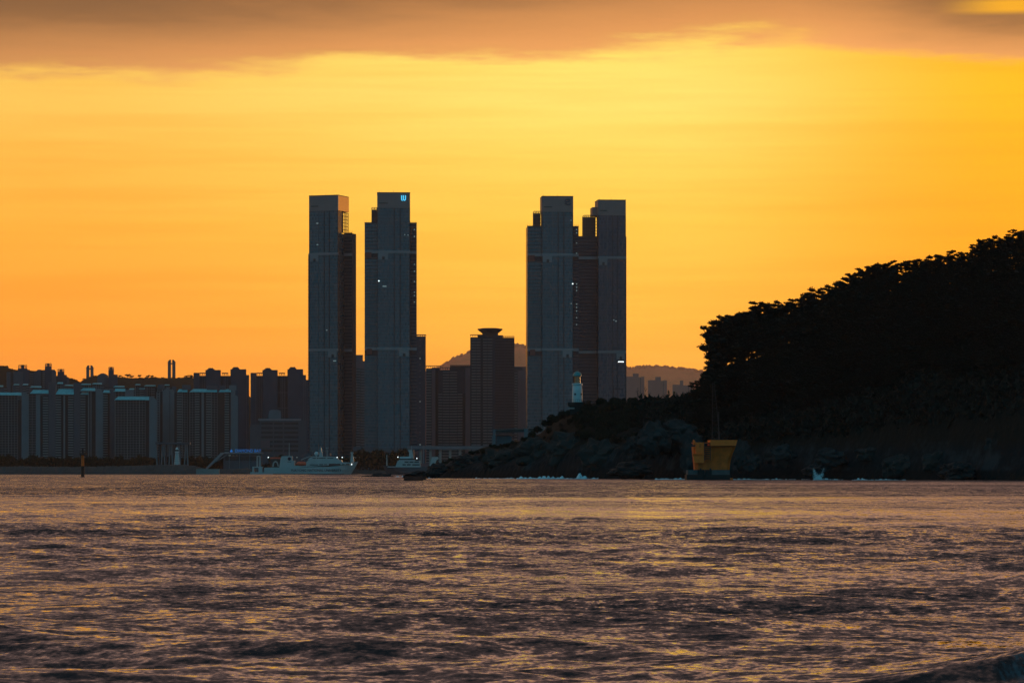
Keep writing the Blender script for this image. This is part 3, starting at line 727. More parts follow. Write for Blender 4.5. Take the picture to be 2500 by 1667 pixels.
# dark tower blocks behind the ferry terminal
def dark_block(dx, label):
    dp = dict(wall=M_brown, core=M_brown, pil=M_brownl, glass=M_dark, fin=M_brownl, body=M_brown, bal=M_brownl)
    def ext(r, U, Z):
        for xa in (490, 543.5):
            for i in range(4):
                piece('crown_post', M_brown, r, U(xa + dx + i * 4), U(xa + dx + i * 4) + .7, 2, 3, Z(916), Z(911.5))
            piece('crown_beam', M_brown, r, U(xa + dx - 2), U(xa + dx + 13.5), 1.8, 3.2, Z(911.8), Z(909.5))
        for xa in (486, 491, 495, 499, 547, 551, 556, 602, 606):
            piece('pilaster_line', M_brownl, r, U(xa + dx) - .25, U(xa + dx) + .25, -1.3, .1, 0, Z(917))
        for xa, yt in ((505, 910), (511, 910), (517, 910), (524, 910), (530, 910), (536, 910), (566, 908), (573, 908), (580, 908), (587, 908), (594, 908)):
            piece('facade_joint', M_brownl, r, U(xa + dx) - .15, U(xa + dx) + .15, -.5, .1, 0, Z(yt))
        for yy in (958, 996): piece('string_course', M_brownl, r, U(502.5 + dx), U(600.5 + dx), -.35, .1, Z(yy) - .3, Z(yy) + .3)
    block('dark_tower_block', label, 'apartment block', 3900,
          [('core', 473 + dx, 488 + dx, 910), ('rec', 488 + dx, 502 + dx, 917), ('core', 502 + dx, 539 + dx, 903), ('rec', 539 + dx, 563 + dx, 917), ('core', 563 + dx, 601 + dx, 901), ('core', 601 + dx, 608 + dx, 915)] + ([('core', 608 + dx, 618 + dx, 927)] if dx else []),
          pal=dp, boxes=[(506 + dx, 524 + dx, 900.5, 905, M_brown), (509 + dx, 521 + dx, 898, 901, M_brown), (567 + dx, 584 + dx, 898, 903, M_brown), (569.5 + dx, 582 + dx, 895.5, 898.5, M_brown)],
          group='dark stepped tower blocks', depth=16, extra=ext)
dark_block(0, 'dark brown tower block with two stepped crowns, behind the turquoise roofs')
dark_block(139, 'dark brown tower block with two stepped crowns, touching the first tall glass tower')

# low office block by the ferry terminal
def office_extra(r, U, Z):
    for i in range(7):
        yy = 1031 + i * 11.0
        for xa, xb in ((638, 666), (669, 690), (694, 728)):
            piece('window_band', M_win, r, U(xa), U(xb), -.62, .1, Z(yy + 5.5), Z(yy))
    piece('cornice', M_band, r, U(630), U(735), -1.0, .2, Z(1026.5), Z(1022))
    MB().prism([(U(656), Z(1012)), (U(686), Z(1012)), (U(685), Z(1003)), (U(680), Z(1000)), (U(662), Z(1000)), (U(657), Z(1003))], 3, 12).build('rooftop_drum', M_aptd, r)
    piece('pink_banner', M_rose, r, U(636), U(659), -.8, -.63, Z(1093), Z(1075))
block('office_block', 'low grey office block with dark window bands and a rounded rooftop drum', 'office', 3420,
      [('core', 634, 731, 1023), ('core', 731, 748, 1025), ('core', 610, 634, 1036)], pal=dict(core=M_core), depth=20, boxes=[(656, 686, 1012, 1024, M_aptd)], extra=office_extra)

# blocks between and beside the glass towers
pg = dict(bal=M_slab, wall=M_rose, core=M_brown, body=M_brown, fin=M_brownl, glass=M_dark)
block('apartment_block', 'dusky apartment block with square rooftop box between the two left glass towers', 'apartment block', 3650,
      [('bal', 856, 869, 900), ('bal', 869, 880, 899), ('bal', 880, 893, 900)], pal=pg, boxes=[(856, 893, 881, 902, M_rose), (867, 886, 866, 884, M_rose)], fl=3.0)
def c1x(r, U, Z):
    piece('crown_beam', M_brown, r, U(1017), U(1040.5), -.3, 3, Z(818.5), Z(816.3))
    for i in range(6): piece('crown_post', M_brown, r, U(1018 + i * 4.2), U(1018 + i * 4.2) + .6, 0, 1, Z(821), Z(818.4))
    for i in range(18): piece('lit_stair', M_litdim if i % 7 == 3 else M_slab, r, U(1024), U(1027), -.68, -.5, Z(830 + i * 15) - .4, Z(830 + i * 15) + .4)
block('apartment_block', 'slim dark block peeping out from behind the right side of the emblem tower', 'apartment block', 3420, [('core', 1006, 1039.5, 821)], pal=pg, depth=18, extra=c1x)
def crown_rail(pts):
    def f(r, U, Z):
        for xa, xb, yt in pts:
            piece('crown_beam', M_brown, r, U(xa), U(xb), 1, 3, Z(yt + 1.6), Z(yt))
            n = max(2, int((xb - xa) / 5))
            for i in range(n + 1): piece('crown_post', M_brown, r, U(xa) + (U(xb) - U(xa) - .6) * i / n, U(xa) + (U(xb) - U(xa) - .6) * i / n + .6, 1.2, 2.2, Z(yt + 6), Z(yt + 1.5))
    return f
block('apartment_block', 'broad dusky apartment block with light balcony bands left of the dish-topped tower', 'apartment block', 3560,
      [('bal', 1040, 1054, 899), ('pil', 1054, 1063, 897), ('rec', 1063, 1070, 900), ('bal', 1070, 1081, 957), ('bal', 1081, 1098, 903), ('bal', 1098, 1117, 903), ('bal', 1117, 1130, 957), ('pil', 1136, 1150, 897), ('rec', 1130, 1136, 900)],
      pal=dict(pg, pil=M_rose), fl=3.0, boxes=[(1063, 1074, 898, 905, M_brown), (1070, 1082, 903, 960, M_brown), (1099, 1148, 893, 904, M_brown), (1117, 1136, 900, 960, M_brown)], depth=16, extra=crown_rail([(1040, 1075, 892), (1075, 1099, 896.5), (1099, 1148, 890.8)]))
def dish(r, U, Z):
    xc = U(1196.5); w_ = U(1227) - U(1166)
    MB().lathe([(w_ * .22, Z(822)), (w_ * .30, Z(816)), (w_ * .33, Z(812.5)), (w_ * .5, Z(804.3)), (w_ * .5, Z(802)), (w_ * .05, Z(801.6))], xc, 8, 28).build('sky_lounge_dish', M_brown, r)
    MB().lathe([(w_ * .36, Z(802)), (w_ * .36, Z(800.6)), (w_ * .05, Z(800.4))], xc, 8, 24).build('dish_rim', M_metal, r)
    piece('stem', M_brown, r, U(1179), U(1216), 3, 13, Z(824), Z(811.5))
    for xa, xb, yt in ((1148, 1180, 816.5), (1219, 1256, 820.5)):
        piece('crown_beam', M_brown, r, U(xa), U(xb), -.4, 2, Z(yt + 1.6), Z(yt))
        for i in range(8): piece('crown_post', M_brown, r, U(xa + i * (xb - xa - 1.5) / 7), U(xa + i * (xb - xa - 1.5) / 7) + .55, 0, 1, Z(yt + 5), Z(yt + 1.5))
block('apartment_block', 'apartment tower crowned by a flared dish-shaped roof lounge', 'apartment block', 3480,
      [('rec', 1148, 1151, 823), ('bal', 1151, 1163, 823), ('bal', 1163, 1174, 823), ('rec', 1174, 1179, 822), ('bal', 1179, 1190, 823), ('bal', 1190, 1203, 823), ('core', 1203, 1208, 821), ('grid', 1208, 1232, 824), ('grid', 1232, 1256, 824)],
      pal=dict(pg, body=M_brownl, fin=M_brown), fl=3.0, depth=18, boxes=[(1166, 1228, 818, 825, M_brown)], extra=dish)
block('apartment_block', 'narrow rosy block between the dish-topped tower and the lighthouse-side glass tower', 'apartment block', 3600,
      [('bal', 1255, 1264, 905), ('wall', 1264, 1276, 904), ('pil', 1276, 1284, 896), ('wall', 1284, 1292, 897)], pal=dict(pg, pil=M_rose), fl=3.0, boxes=[(1255, 1292, 895, 906, M_brown)])
# three far blocks in the haze
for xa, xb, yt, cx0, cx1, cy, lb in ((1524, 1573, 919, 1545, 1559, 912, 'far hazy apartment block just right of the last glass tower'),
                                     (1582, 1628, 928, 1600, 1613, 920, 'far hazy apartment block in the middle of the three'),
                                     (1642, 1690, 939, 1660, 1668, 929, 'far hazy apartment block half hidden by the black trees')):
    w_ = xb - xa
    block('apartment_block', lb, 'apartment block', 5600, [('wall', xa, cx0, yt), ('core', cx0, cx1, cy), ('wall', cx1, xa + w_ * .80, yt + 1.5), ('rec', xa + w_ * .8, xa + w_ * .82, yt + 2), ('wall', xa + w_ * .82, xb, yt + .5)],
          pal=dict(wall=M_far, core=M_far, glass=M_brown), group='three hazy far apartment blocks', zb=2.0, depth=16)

# twin-legged bridge pylons beyond the ridge
def pylon(x0, x1, ytop, ybeam, label):
    Y = 5300; k = Y / F; xc = (x0 + x1) / 2
    r = thing('bridge_pylon', label, 'bridge tower', ((xc - CX) * k, Y, 2.0), 0, 'bridge pylons behind the wooded ridge')
    Z = lambda yy: (HZ - yy) * k + CH - 2
    a, b = (x0 - xc) * k, (x1 - xc) * k; lw = (b - a) * .40; zt = Z(ytop)
    for s in (-1, 1):
        o_, i_ = s * b, s * (b - lw)
        pts = [(o_ * 1.12, 0), (i_ * 1.0, 0), (i_, zt), (o_ - s * lw * .45, zt - .3), (o_, zt - 4.0)]
        MB().prism(pts if s < 0 else pts[::-1], -2.5, 2.5).build('pylon_leg', M_rose, r)
        MB().box(min(o_, o_ + s * 1.6), max(o_, o_ + s * 1.6), -.2, .2, zt - 4.5, zt - 4.1).build('lightning_arm', M_metal, r)
    piece('cross_beam', M_rose, r, -(b - lw) - .2, (b - lw) + .2, -1.5, 1.5, Z(ybeam + 1.6), Z(ybeam - 1.4))
    piece('lower_beam', M_rose, r, -(b - lw) - .2, (b - lw) + .2, -1.5, 1.5, 60, 64)
pylon(211, 228, 891.5, 900, 'shorter twin-legged concrete bridge pylon above the trees on the left')
pylon(410, 428, 878, 887.5, 'taller twin-legged concrete bridge pylon left of the dark tower blocks')

# ================================================================== HARBOUR
def lamp(px, Y, ylamp, label, m=None, zb=3.4):
    k = Y / F; z = (HZ - ylamp) * k + CH
    r = thing('quay_lamp', label, 'lamp', ((px - CX) * k, Y, zb), 0, 'lit lamps along the harbour')
    MB().tube((0, 0, 0), (0, 0, z - zb), .12, .08).build('lamp_post', M_metal, r)
    MB().lathe([(.1, z - zb - .2), (.5, z - zb), (.5, z - zb + .25), (.1, z - zb + .55)], 0, -.2, 10).build('lamp_head', m or M_lit, r)
for px, lb in ((655, 'bright harbour lamp left of the white ship\'s square aft block'), (725, 'small harbour lamp above the orange lifeboat'),
               (823, 'left of two close harbour lamps behind the ship\'s bridge'), (835.5, 'right of two close harbour lamps behind the ship\'s bridge'),
               (865, 'leftmost harbour lamp of the row right of the white ship\'s foremast'), (871, 'second harbour lamp right of the white ship\'s foremast'),
               (878, 'third harbour lamp right of the white ship\'s foremast'), (1124, 'left lamp of the pair above the island\'s low left point'), (1128, 'right lamp of the pair above the island\'s low left point')):
    lamp(px, 2985, 1116.5, lb, M_lit if px in (655, 823, 835.5, 865, 1124, 1128) else M_litdim)

# breakwaters
def mound(name, pts, Y, dpt, m, label, cat, seed):
    """rubble mound: crest line given in photo columns/rows"""
    k = Y / F; rnd = random.Random(seed)
    xs = np.arange(pts[0][0], pts[-1][0] + .1, 2.2); zz = np.interp(xs, [p[0] for p in pts], [(HZ - p[1]) * k + CH for p in pts])
    prof = np.array([(-1, -1.6), (-.8, .25), (-.5, .6), (-.2, .95), (0, 1), (.3, .95), (1, -1)])
    n = len(prof); X = np.zeros((n, len(xs))); Yv = X.copy(); Z = X.copy()
    for j, (u, h) in enumerate(prof):
        X[j] = (xs - CX) * k; Yv[j] = Y + u * dpt; Z[j] = np.where(h > 0, zz * h, h * 1.5) + np.array([rnd.uniform(-.35, .35) for _ in xs])
        X[j] += [rnd.uniform(-.4, .4) for _ in xs]
    me = grid_mesh(name, X, Yv, Z, m, False)
    return tag(obj(name, me), label, cat)
mound('breakwater', [(-60, 1139), (60, 1138), (125, 1139), (200, 1139.5), (300, 1137.5), (380, 1135), (440, 1134), (475, 1137), (495, 1142), (515, 1148), (528, 1156)], 2620, 14, M_concd,
      'long low rubble breakwater below the left apartment blocks', 'breakwater', 1)
mound('breakwater', [(505, 1150), (530, 1145), (600, 1144), (650, 1145), (700, 1147), (760, 1152)], 2780, 12, M_concd, 'low dark mole behind the stern of the white ship', 'breakwater', 2)
cb = MB().box(-9, 9, 0, 8, -1, 4.3)
o = cb.build('caisson', M_conc); k_ = 2600 / F; o.location = ((505 - CX) * k_, 2606, 0)
tag(o, 'pale square concrete caisson at the right end of the rubble breakwater', 'caisson')

# waterfront planting: one dark mass
def tuft_cloud(n, fn, size, rnd, mb=None, k=4):
    mb = mb or MB()
    for _ in range(n):
        c = fn(rnd); s = size * rnd.uniform(.6, 1.4)
        for _ in range(k):
            a = Vector((rnd.gauss(0, 1), rnd.gauss(0, 1), rnd.gauss(0, 1))).normalized(); b = a.orthogonal().normalized()
            b = (b * math.cos(1.3) + a.cross(b) * math.sin(rnd.uniform(0, 6))).normalized()
            p = Vector(c)
            mb.add([p - b * s * .35, p + b * s * .35, p + a * s], [(0, 1, 2)])
    return mb
rnd = random.Random(5)
k_ = 2990 / F
def thick(r):
    px = r.uniform(-40, 1000); top = 13 + 6 * mn.noise(Vector((px * .03, 1, 0))) + 5 * mn.noise(Vector((px * .11, 4, 0)))
    if 600 < px < 660 or 690 < px < 760: top *= .5
    if 860 < px < 1000: top += 7
    return ((px - CX) * k_, 2990 + r.uniform(-8, 8), 3 + (r.random() ** .6) * top * .85)
o = tuft_cloud(9000, thick, 2.2, rnd).build('waterfront_shrubs', M_leaf2, None, 'stuff')
o['label'] = 'dark mass of trees and shrubs along the harbour front'; o['category'] = 'shrubs'

# colonnade, small lighthouse and ferry terminal on the shore
Yc = 2975; k = Yc / F
r = thing('colonnade', 'pale colonnade with slanting columns and flat roof behind the small white lighthouse', 'pavilion', ((422 - CX) * k, Yc, 3.4))
zr = (HZ - 1084) * k + CH - 3.4
piece('flat_roof', M_core, r, -42 * k, 42 * k, -3, 8, zr, zr + 1.6)
for i in range(9):
    x = (-38 + i * 9.4) * k; lean = (1.2 if i % 2 else -1.0)
    MB().tube((x, 0, 0), (x + lean, 0, zr), .7, .55, 8).build('column', M_gab, r)
for i in range(5):
    x = (-34 + i * 17) * k
    MB().tube((x, 5, 0), (x, 5, zr), .6, .6, 8).build('rear_column', M_core, r)

Yl = 2640; k = Yl / F; zb = (HZ - 1134) * k + CH
r = thing('harbour_light', 'small tapered white lighthouse on the rubble breakwater', 'lighthouse', ((432 - CX) * k, Yl, zb - .6))
H = (1134 - 1089) * k
MB().lathe([(2.4, -.5), (2.35, .3), (1.35, H * .70)], 0, 0, 18).build('tower', M_ship, r, smooth=False)
for i in range(6): MB().lathe([(2.36 - i * .16, H * (.08 + i * .10)), (2.44 - i * .16, H * (.085 + i * .10)), (2.40 - i * .16, H * (.10 + i * .10))], 0, 0, 18).build('course_ring', M_white, r)
MB().lathe([(1.3, H * .70), (1.7, H * .72), (1.7, H * .76), (1.2, H * .765)], 0, 0, 16).build('gallery', M_white, r)
MB().lathe([(.9, H * .76), (.9, H * .87)], 0, 0, 12).build('lantern', M_win, r)
MB().lathe([(1.35, H * .865), (1.2, H * .90), (.5, H * .97), (.08, H)], 0, 0, 14).build('cap', M_white, r)

Yt = 2972; k = Yt / F; xc = 560
r = thing('ferry_terminal', 'low ferry terminal with sloping stair roof and blue rooftop lettering', 'terminal', ((xc - CX) * k, Yt, 3.4))
U = lambda px: (px - xc) * k; Z = lambda yy: (HZ - yy) * k + CH - 3.4
piece('hall', M_core, r, U(545), U(637), 1, 14, 0, Z(1108))
piece('roof_slab', M_band, r, U(538), U(640), -2, 15, Z(1107.2), Z(1104.4))
for q in range(3): piece('lit_window', M_litdim if q == 0 else M_lens, r, U(558 + q * 9), U(558 + q * 9) + 1.6, .8, 1.1, Z(1112.4), Z(1110.6))
piece('window_wall', M_win, r, U(550), U(634), .7, 1.05, Z(1124), Z(1114))
MB().prism([(U(498), 0.1), (U(503), 0.1), (U(546), Z(1108)), (U(546), Z(1104.5)), (U(540), Z(1104.5))], -2.2, 6).build('stair_roof', M_band, r)
MB().prism([(U(524), Z(1127)), (U(529), Z(1127)), (U(555), Z(1111)), (U(555), Z(1108.6))], -2.5, -1.2).build('stair_rail', M_gab, r)
for px in (560, 585, 610, 632): MB().tube((U(px), -1, 0), (U(px), -1, Z(1107.4)), .3, .3, 6).build('post', M_gab, r)

def text(txt, m, height, depth, parent, loc, width=None, name='lettering', rotz=0.0):
    cu = bpy.data.curves.new('txt', 'FONT'); cu.body = txt; cu.extrude = depth; cu.size = height / .72
    ob = bpy.data.objects.new('txt', cu); COL.objects.link(ob)
    dg = bpy.context.evaluated_depsgraph_get(); me = bpy.data.meshes.new_from_object(ob.evaluated_get(dg))
    bpy.data.objects.remove(ob); bpy.data.curves.remove(cu)
    me.name = name; me.materials.clear(); me.materials.append(m); me['keep'] = 1
    xs = [v.co.x for v in me.vertices]; x0, x1 = min(xs), max(xs); sc = (width / (x1 - x0)) if width else 1.0
    o = obj(name, me, parent, None, loc)
    o.rotation_euler = (R(90), 0, rotz); o.scale = (sc, 1, 1)
    return o
tr = obj('letter_rail', MB().box(U(561), U(637), -1.4, -1.0, Z(1104.4), Z(1103.8)).mesh('letter_rail', M_metal), r)
text('DIAMOND BAY', M_sign, 2.9, .18, r, (U(574), -1.3, Z(1103.7)), U(637) - U(574))
MB().lathe([(.05, Z(1096)), (.5, Z(1098)), (1.25, Z(1101)), (1.2, Z(1102.6)), (.5, Z(1103.7))], U(565), -1.2, 14).build('drop_emblem', M_sign, r)

# elevated road behind the dark-hulled ship
Yr = 3010; k = Yr / F
r = thing('elevated_road', 'grey elevated road on piers behind the dark-hulled ship', 'viaduct', ((1090 - CX) * k, Yr, 3.0))
Zr = lambda yy: (HZ - yy) * k + CH - 3
piece('deck', M_aptd, r, -95 * k, 110 * k, -4, 6, Zr(1097), Zr(1092))
piece('guard_wall', M_slab, r, -95 * k, 110 * k, -4.4, -4.02, Zr(1095), Zr(1088.5))
for i in range(9): piece('pier', M_conc, r, (-90 + i * 24) * k, (-90 + i * 24) * k + 2.2, -1, 2, 0, Zr(1097.2))
# podium at the towers' feet
Yp = 3035; k = Yp / F
r = thing('podium_building', 'dark low podium building at the feet of the two left glass towers', 'building', ((880 - CX) * k, Yp, 3.0))
for j, (xa, xb, yt) in enumerate(((740, 806, 1106), (806, 862, 1112), (862, 912, 1090), (912, 935, 1104), (935, 1010, 1098))):
    b = piece('podium_wing', M_dark if j % 2 else M_core, r, (xa - 880) * k, (xb - 880) * k, j % 2, 16, 0, (HZ - yt) * k + CH - 3)
    piece('window_strip', M_win, b, .5, (xb - xa) * k - .5, -.2, .05, 3.0, 5.0)

# ------------------------------------------------------------------ ships
def lofted(stations, m, name, parent, rake=0.0):
    """hull: list of (x, half-beam at deck, half-beam at waterline, deck z)"""
    mb = MB(); n = 7; rings = []
    for i_, (x, bd, bw, zd) in enumerate(stations):
        g = rake * max(0.0, 1 - (len(stations) - 1 - i_) / 3.0) if rake > 0 else rake * max(0.0, 1 - i_ / 3.0)
        rings.append([(x, -bd, zd), (x - g * .45, -(bd * .6 + bw * .4), zd * .5), (x - g, -bw, 0), (x - g, -bw * .8, -1.5), (x - g, bw * .8, -1.5), (x - g, bw, 0), (x - g * .45, bd * .6 + bw * .4, zd * .5), (x, bd, zd)])
    vs = [v for rg in rings for v in rg]; q = 8; fs = []
    for i in range(len(rings) - 1):
        for j in range(q): fs.append((i * q + j, i * q + (j + 1) % q, (i + 1) * q + (j + 1) % q, (i + 1) * q + j))
    fs += [tuple(range(q)), tuple(range(len(rings) * q - 1, (len(rings) - 1) * q - 1, -1))]
    return mb.add(vs, fs).build(name, m, parent)
Ys = 2740; k = Ys / F; xc = 745
r = thing('research_ship', 'white research ship with a square aft block, orange lifeboat and dark lettering', 'ship', ((xc - CX) * k, Ys, 0))
U = lambda px: (px - xc) * k; Z = lambda yy: max((1157.2 - yy) * k, -1)
B = 6.5
lofted([(U(646), B * .8, B * .7, Z(1141)), (U(662), B, B * .95, Z(1140.5)), (U(720), B, B, Z(1140)), (U(800), B, B, Z(1139)), (U(832), B * .95, B * .8, Z(1136)), (U(852), B * .7, B * .4, Z(1131)), (U(866), B * .4, B * .12, Z(1127.5)), (U(874.5), .3, .05, Z(1126))], M_ship, 'hull', r, 6.0)
piece('boot_stripe', M_hull, r, U(668), U(842), -B - .06, -B + .4, -.6, Z(1155.6))
text('PUKYONG NATIONAL UNIVERSITY', M_ink, 2.1, .06, r, (U(712), -B - .12, Z(1150.3)), U(834) - U(712))
aft = MB().prism([(U(683), Z(1140.2)), (U(720), Z(1140.2)), (U(720), Z(1124)), (U(714), Z(1123.5)), (U(714), Z(1113)), (U(689), Z(1113)), (U(686), Z(1120))], -B * .9, B * .9).build('funnel_block', M_ship, r)
MB().lathe([(.05, -.3), (1.4, -.25), (1.4, .25), (.05, .3)], 0, 0, 18).build('round_emblem', M_ink, aft).matrix_local = Matrix.Translation((U(707.5), -B * .9 - .05, Z(1119.5))) @ Matrix.Rotation(R(90), 4, 'X')
piece('emblem_caption', M_ink, aft, U(703), U(712), -B * .9 - .1, -B * .9 + .02, Z(1127.6), Z(1126.6))
lb_ = MB().lathe([(.1, U(723)), (1.2, U(726)), (1.75, U(731)), (1.75, U(743)), (1.2, U(747)), (.1, U(750))], 0, 0, 12).build('lifeboat', M_orange, r, smooth=True)
lb_.matrix_local = Matrix.Translation((0, -B * .85, Z(1131.5))) @ Matrix.Rotation(R(90), 4, 'Y') @ Matrix.Rotation(R(180), 4, 'X')
lb_.matrix_local = Matrix.Translation((0, -B * .85, Z(1131.5))) @ Matrix(((0, 0, 1, 0), (0, 1, 0, 0), (-1, 0, 0, 0), (0, 0, 0, 1)))
deck = MB().prism([(U(720.2), Z(1140)), (U(858), Z(1133)), (U(858), Z(1128.4)), (U(836), Z(1127.5)), (U(834), Z(1122)), (U(756), Z(1122)), (U(748), Z(1128)), (U(748), Z(1136)), (U(720.2), Z(1136))], -B * .92, B * .92).build('superstructure', M_ship, r)
for xa, xb, ya, yb in ((757, 778, 1133, 1135), (780, 790, 1132.5, 1134.8), (792, 800, 1132.5, 1134.6), (804, 832, 1131.4, 1136.4), (836, 842, 1132.2, 1134.2), (846, 853, 1131.2, 1133.2)):
    piece('window', M_win, deck, U(xa), U(xb), -B * .92 - .1, -B * .92 + .05, Z(yb), Z(ya))
br = MB().prism([(U(752), Z(1122.2)), (U(828), Z(1122.2)), (U(824), Z(1117.5)), (U(818), Z(1115)), (U(760), Z(1115)), (U(739), Z(1120)), (U(740), Z(1118.6)), (U(757), Z(1114.0))][:5] + [(U(757), Z(1117))], -B * .8, B * .8).build('bridge', M_ship, r)
for xa, xb in ((764, 772), (774, 779), (780, 796), (800, 815)): piece('bridge_window', M_win, br, U(xa), U(xb), -B * .8 - .1, -B * .8 + .05, Z(1119), Z(1117))
MB().tube((U(736), -B * .7, Z(1122)), (U(757), -B * .7, Z(1113.5)), .35, .25).build('davit', M_ship, r)
MB().tube((U(757), -B * .7, Z(1113.5)), (U(820), -B * .7, Z(1115)), .18, .18).build('top_rail', M_ship, r)
mb = MB(); rr = (1112.5 - 1102) / 2 * k
mb.lathe([(rr * math.sin(q), Z(1107.2) - rr * math.cos(q)) for q in [math.pi * i / 10 + .02 for i in range(11)]], U(772.5), 0, 16)
mb.build('radar_dome', M_white, r, smooth=True)
MB().tube((U(772.5), 0, Z(1115)), (U(772.5), 0, Z(1111)), .7, .5).build('dome_foot', M_ship, r)
ms = MB().prism([(U(778.5), Z(1115)), (U(789), Z(1115)), (U(785.5), Z(1101)), (U(784.5), Z(1092)), (U(781.5), Z(1092)), (U(781), Z(1101))], -1, 1).build('main_mast', M_ship, r)
piece('mast_yard', M_ship, ms, U(777), U(790), -.4, .4, Z(1099.6), Z(1098.6)); piece('mast_platform', M_ship, ms, U(778.5), U(788), -1.2, 1.2, Z(1103.4), Z(1102.4))
MB().tube((U(783), 0, Z(1092)), (U(783), 0, Z(1087)), .16, .08).build('whip_antenna', M_ship, ms)
MB().tube((U(798.5), 0, Z(1115)), (U(798.5), 0, Z(1090)), .3, .12).build('signal_mast', M_ship, r); piece('signal_yard', M_ship, r, U(795), U(802), -.2, .2, Z(1093.5), Z(1092.7))
fm_ = MB().prism([(U(855), Z(1128)), (U(864.5), Z(1128)), (U(861.5), Z(1108)), (U(862.5), Z(1103)), (U(855.5), Z(1103)), (U(857), Z(1108))], -1, 1).build('fore_mast', M_ship, r)
piece('mast_head', M_ship, fm_, U(854.6), U(863.4), -1.3, 1.3, Z(1105.6), Z(1104.4))
MB().lathe([(.1, Z(1133) - .5), (.5, Z(1133)), (.1, Z(1133) + .5)], U(859), -B * .6, 8).build('bow_light', M_lit, r)
gx_ = MB(); gx_.box(U(617), U(642), -4, 4, Z(1141), Z(1138.5)); gx_.box(U(617), U(621), -4, 4, Z(1152), Z(1141.1)); gx_.box(U(632), U(641), -4, 4, Z(1152), Z(1141.1)); gx_.box(U(612), U(648), -5, 5, -1, Z(1151.9))
gx_.build('stern_ramp', M_ship, r)
for px in (628.5, 635.5): MB().tube((U(px), -3, Z(1139)), (U(px), -3, Z(1113)), .5, .4, 8).build('stern_gantry', M_ship, r)
piece('gantry_beam', M_ship, r, U(627.5), U(636.5), -3.5, -2.5, Z(1114.5), Z(1112.5))
cr = MB(); pts_ = [(U(667), Z(1139)), (U(668), Z(1130)), (U(672), Z(1126)), (U(677), Z(1128)), (U(680), Z(1138))]
for a, b in zip(pts_, pts_[1:]): cr.tube((a[0], -2, a[1]), (b[0], -2, b[1]), .6, .6)
cr.build('deck_crane', M_ship, r)
piece('red_hose_reel', M_orange, r, U(659), U(684), 4, 6, Z(1119.5), Z(1115.5)); piece('reel_frame', M_metal, r, U(659), U(684), 4.2, 5.8, Z(1140), Z(1119.6))
MB().tube((U(706), 0, Z(1113.2)), (U(706), 0, Z(1081)), .28, .18).build('aft_mast', M_ship, r)

Ys = 2700; k = Ys / F; xc = 1000
r = thing('survey_ship', 'dark-hulled ship with stacked white wheelhouse, partly behind the island\'s rocks', 'ship', ((xc - CX) * k, Ys, 0))
U = lambda px: (px - xc) * k; Z = lambda yy: max((1157.5 - yy) * k, -1); B = 5.2
lofted([(U(934), .3, .05, Z(1135)), (U(943), B * .5, B * .2, Z(1136.5)), (U(962), B * .9, B * .6, Z(1138)), (U(1000), B, B, Z(1139.5)), (U(1060), B, B, Z(1139.5)), (U(1100), B * .9, B * .85, Z(1139))], M_hull, 'hull', r, -3.5)
piece('bulwark', M_ship, r, U(946), U(1027), -B - .05, B + .05, Z(1140.2), Z(1138.3))
ho = MB().prism([(U(966), Z(1138.4)), (U(1027), Z(1138.4)), (U(1026), Z(1124.5)), (U(971), Z(1124.5))], -B * .9, B * .9).build('deckhouse', M_ship, r)
for xa, xb, ya, yb in ((988, 998, 1126, 1129), (1000, 1010, 1126, 1129), (1012, 1023, 1126, 1129), (983, 991, 1132.6, 1135.6), (994, 1003, 1132.6, 1135.6), (1007, 1025, 1132.8, 1135.8)):
    piece('window', M_win, ho, U(xa), U(xb), -B * .9 - .1, -B * .9 + .05, Z(yb), Z(ya))
wh = MB().prism([(U(973), Z(1124.6)), (U(1016), Z(1124.6)), (U(1012), Z(1119)), (U(975), Z(1119))], -B * .8, B * .8).build('wheelhouse', M_win, r)
piece('bridge_roof', M_white, wh, U(976), U(1003), -B * .85, B * .85, Z(1119), Z(1114.3)); piece('bridge_sill', M_ship, wh, U(974), U(1014), -B * .82, -B * .79, Z(1124.6), Z(1122.4))
MB().prism([(U(998), Z(1119)), (U(1010), Z(1119)), (U(1006), Z(1098)), (U(996), Z(1098)), (U(999), Z(1105))], -.9, .9).build('lattice_mast', M_ship, r)
MB().tube((U(1005), 0, Z(1119)), (U(1005), 0, Z(1087)), .25, .12).build('pole_mast', M_ship, r)
for px, yy in ((971.7, 1115.5), (1017.8, 1118.5)): MB().lathe([(.1, -.4), (.45, 0), (.1, .4)], 0, 0, 8).build('deck_light', M_lit, r, loc=(U(px), -2, Z(yy)))
MB().tube((U(1034), 0, Z(1139)), (U(1034), 0, Z(1088)), .6, .35, 8).build('derrick_mast', M_gab, r)
MB().tube((U(944.5), 0, Z(1137)), (U(944.5), 0, Z(1110)), .45, .3, 8).build('fore_mast', M_ship, r)
MB().prism([(U(1048), Z(1139.5)), (U(1060), Z(1139.5)), (U(1066), Z(1122)), (U(1070), Z(1121)), (U(1070), Z(1115)), (U(1055), Z(1115))], -2.6, 2.6).build('funnel', M_ship, r)
piece('hatch', M_rose, r, U(1028), U(1047), -3, 3, Z(1139), Z(1131))
MB().prism([(U(1098), Z(1139)), (U(1105), Z(1127)), (U(1100), Z(1115.5)), (U(1096), Z(1115.5)), (U(1098), Z(1126))], -1.5, 1.5).build('davit', M_ship, r)

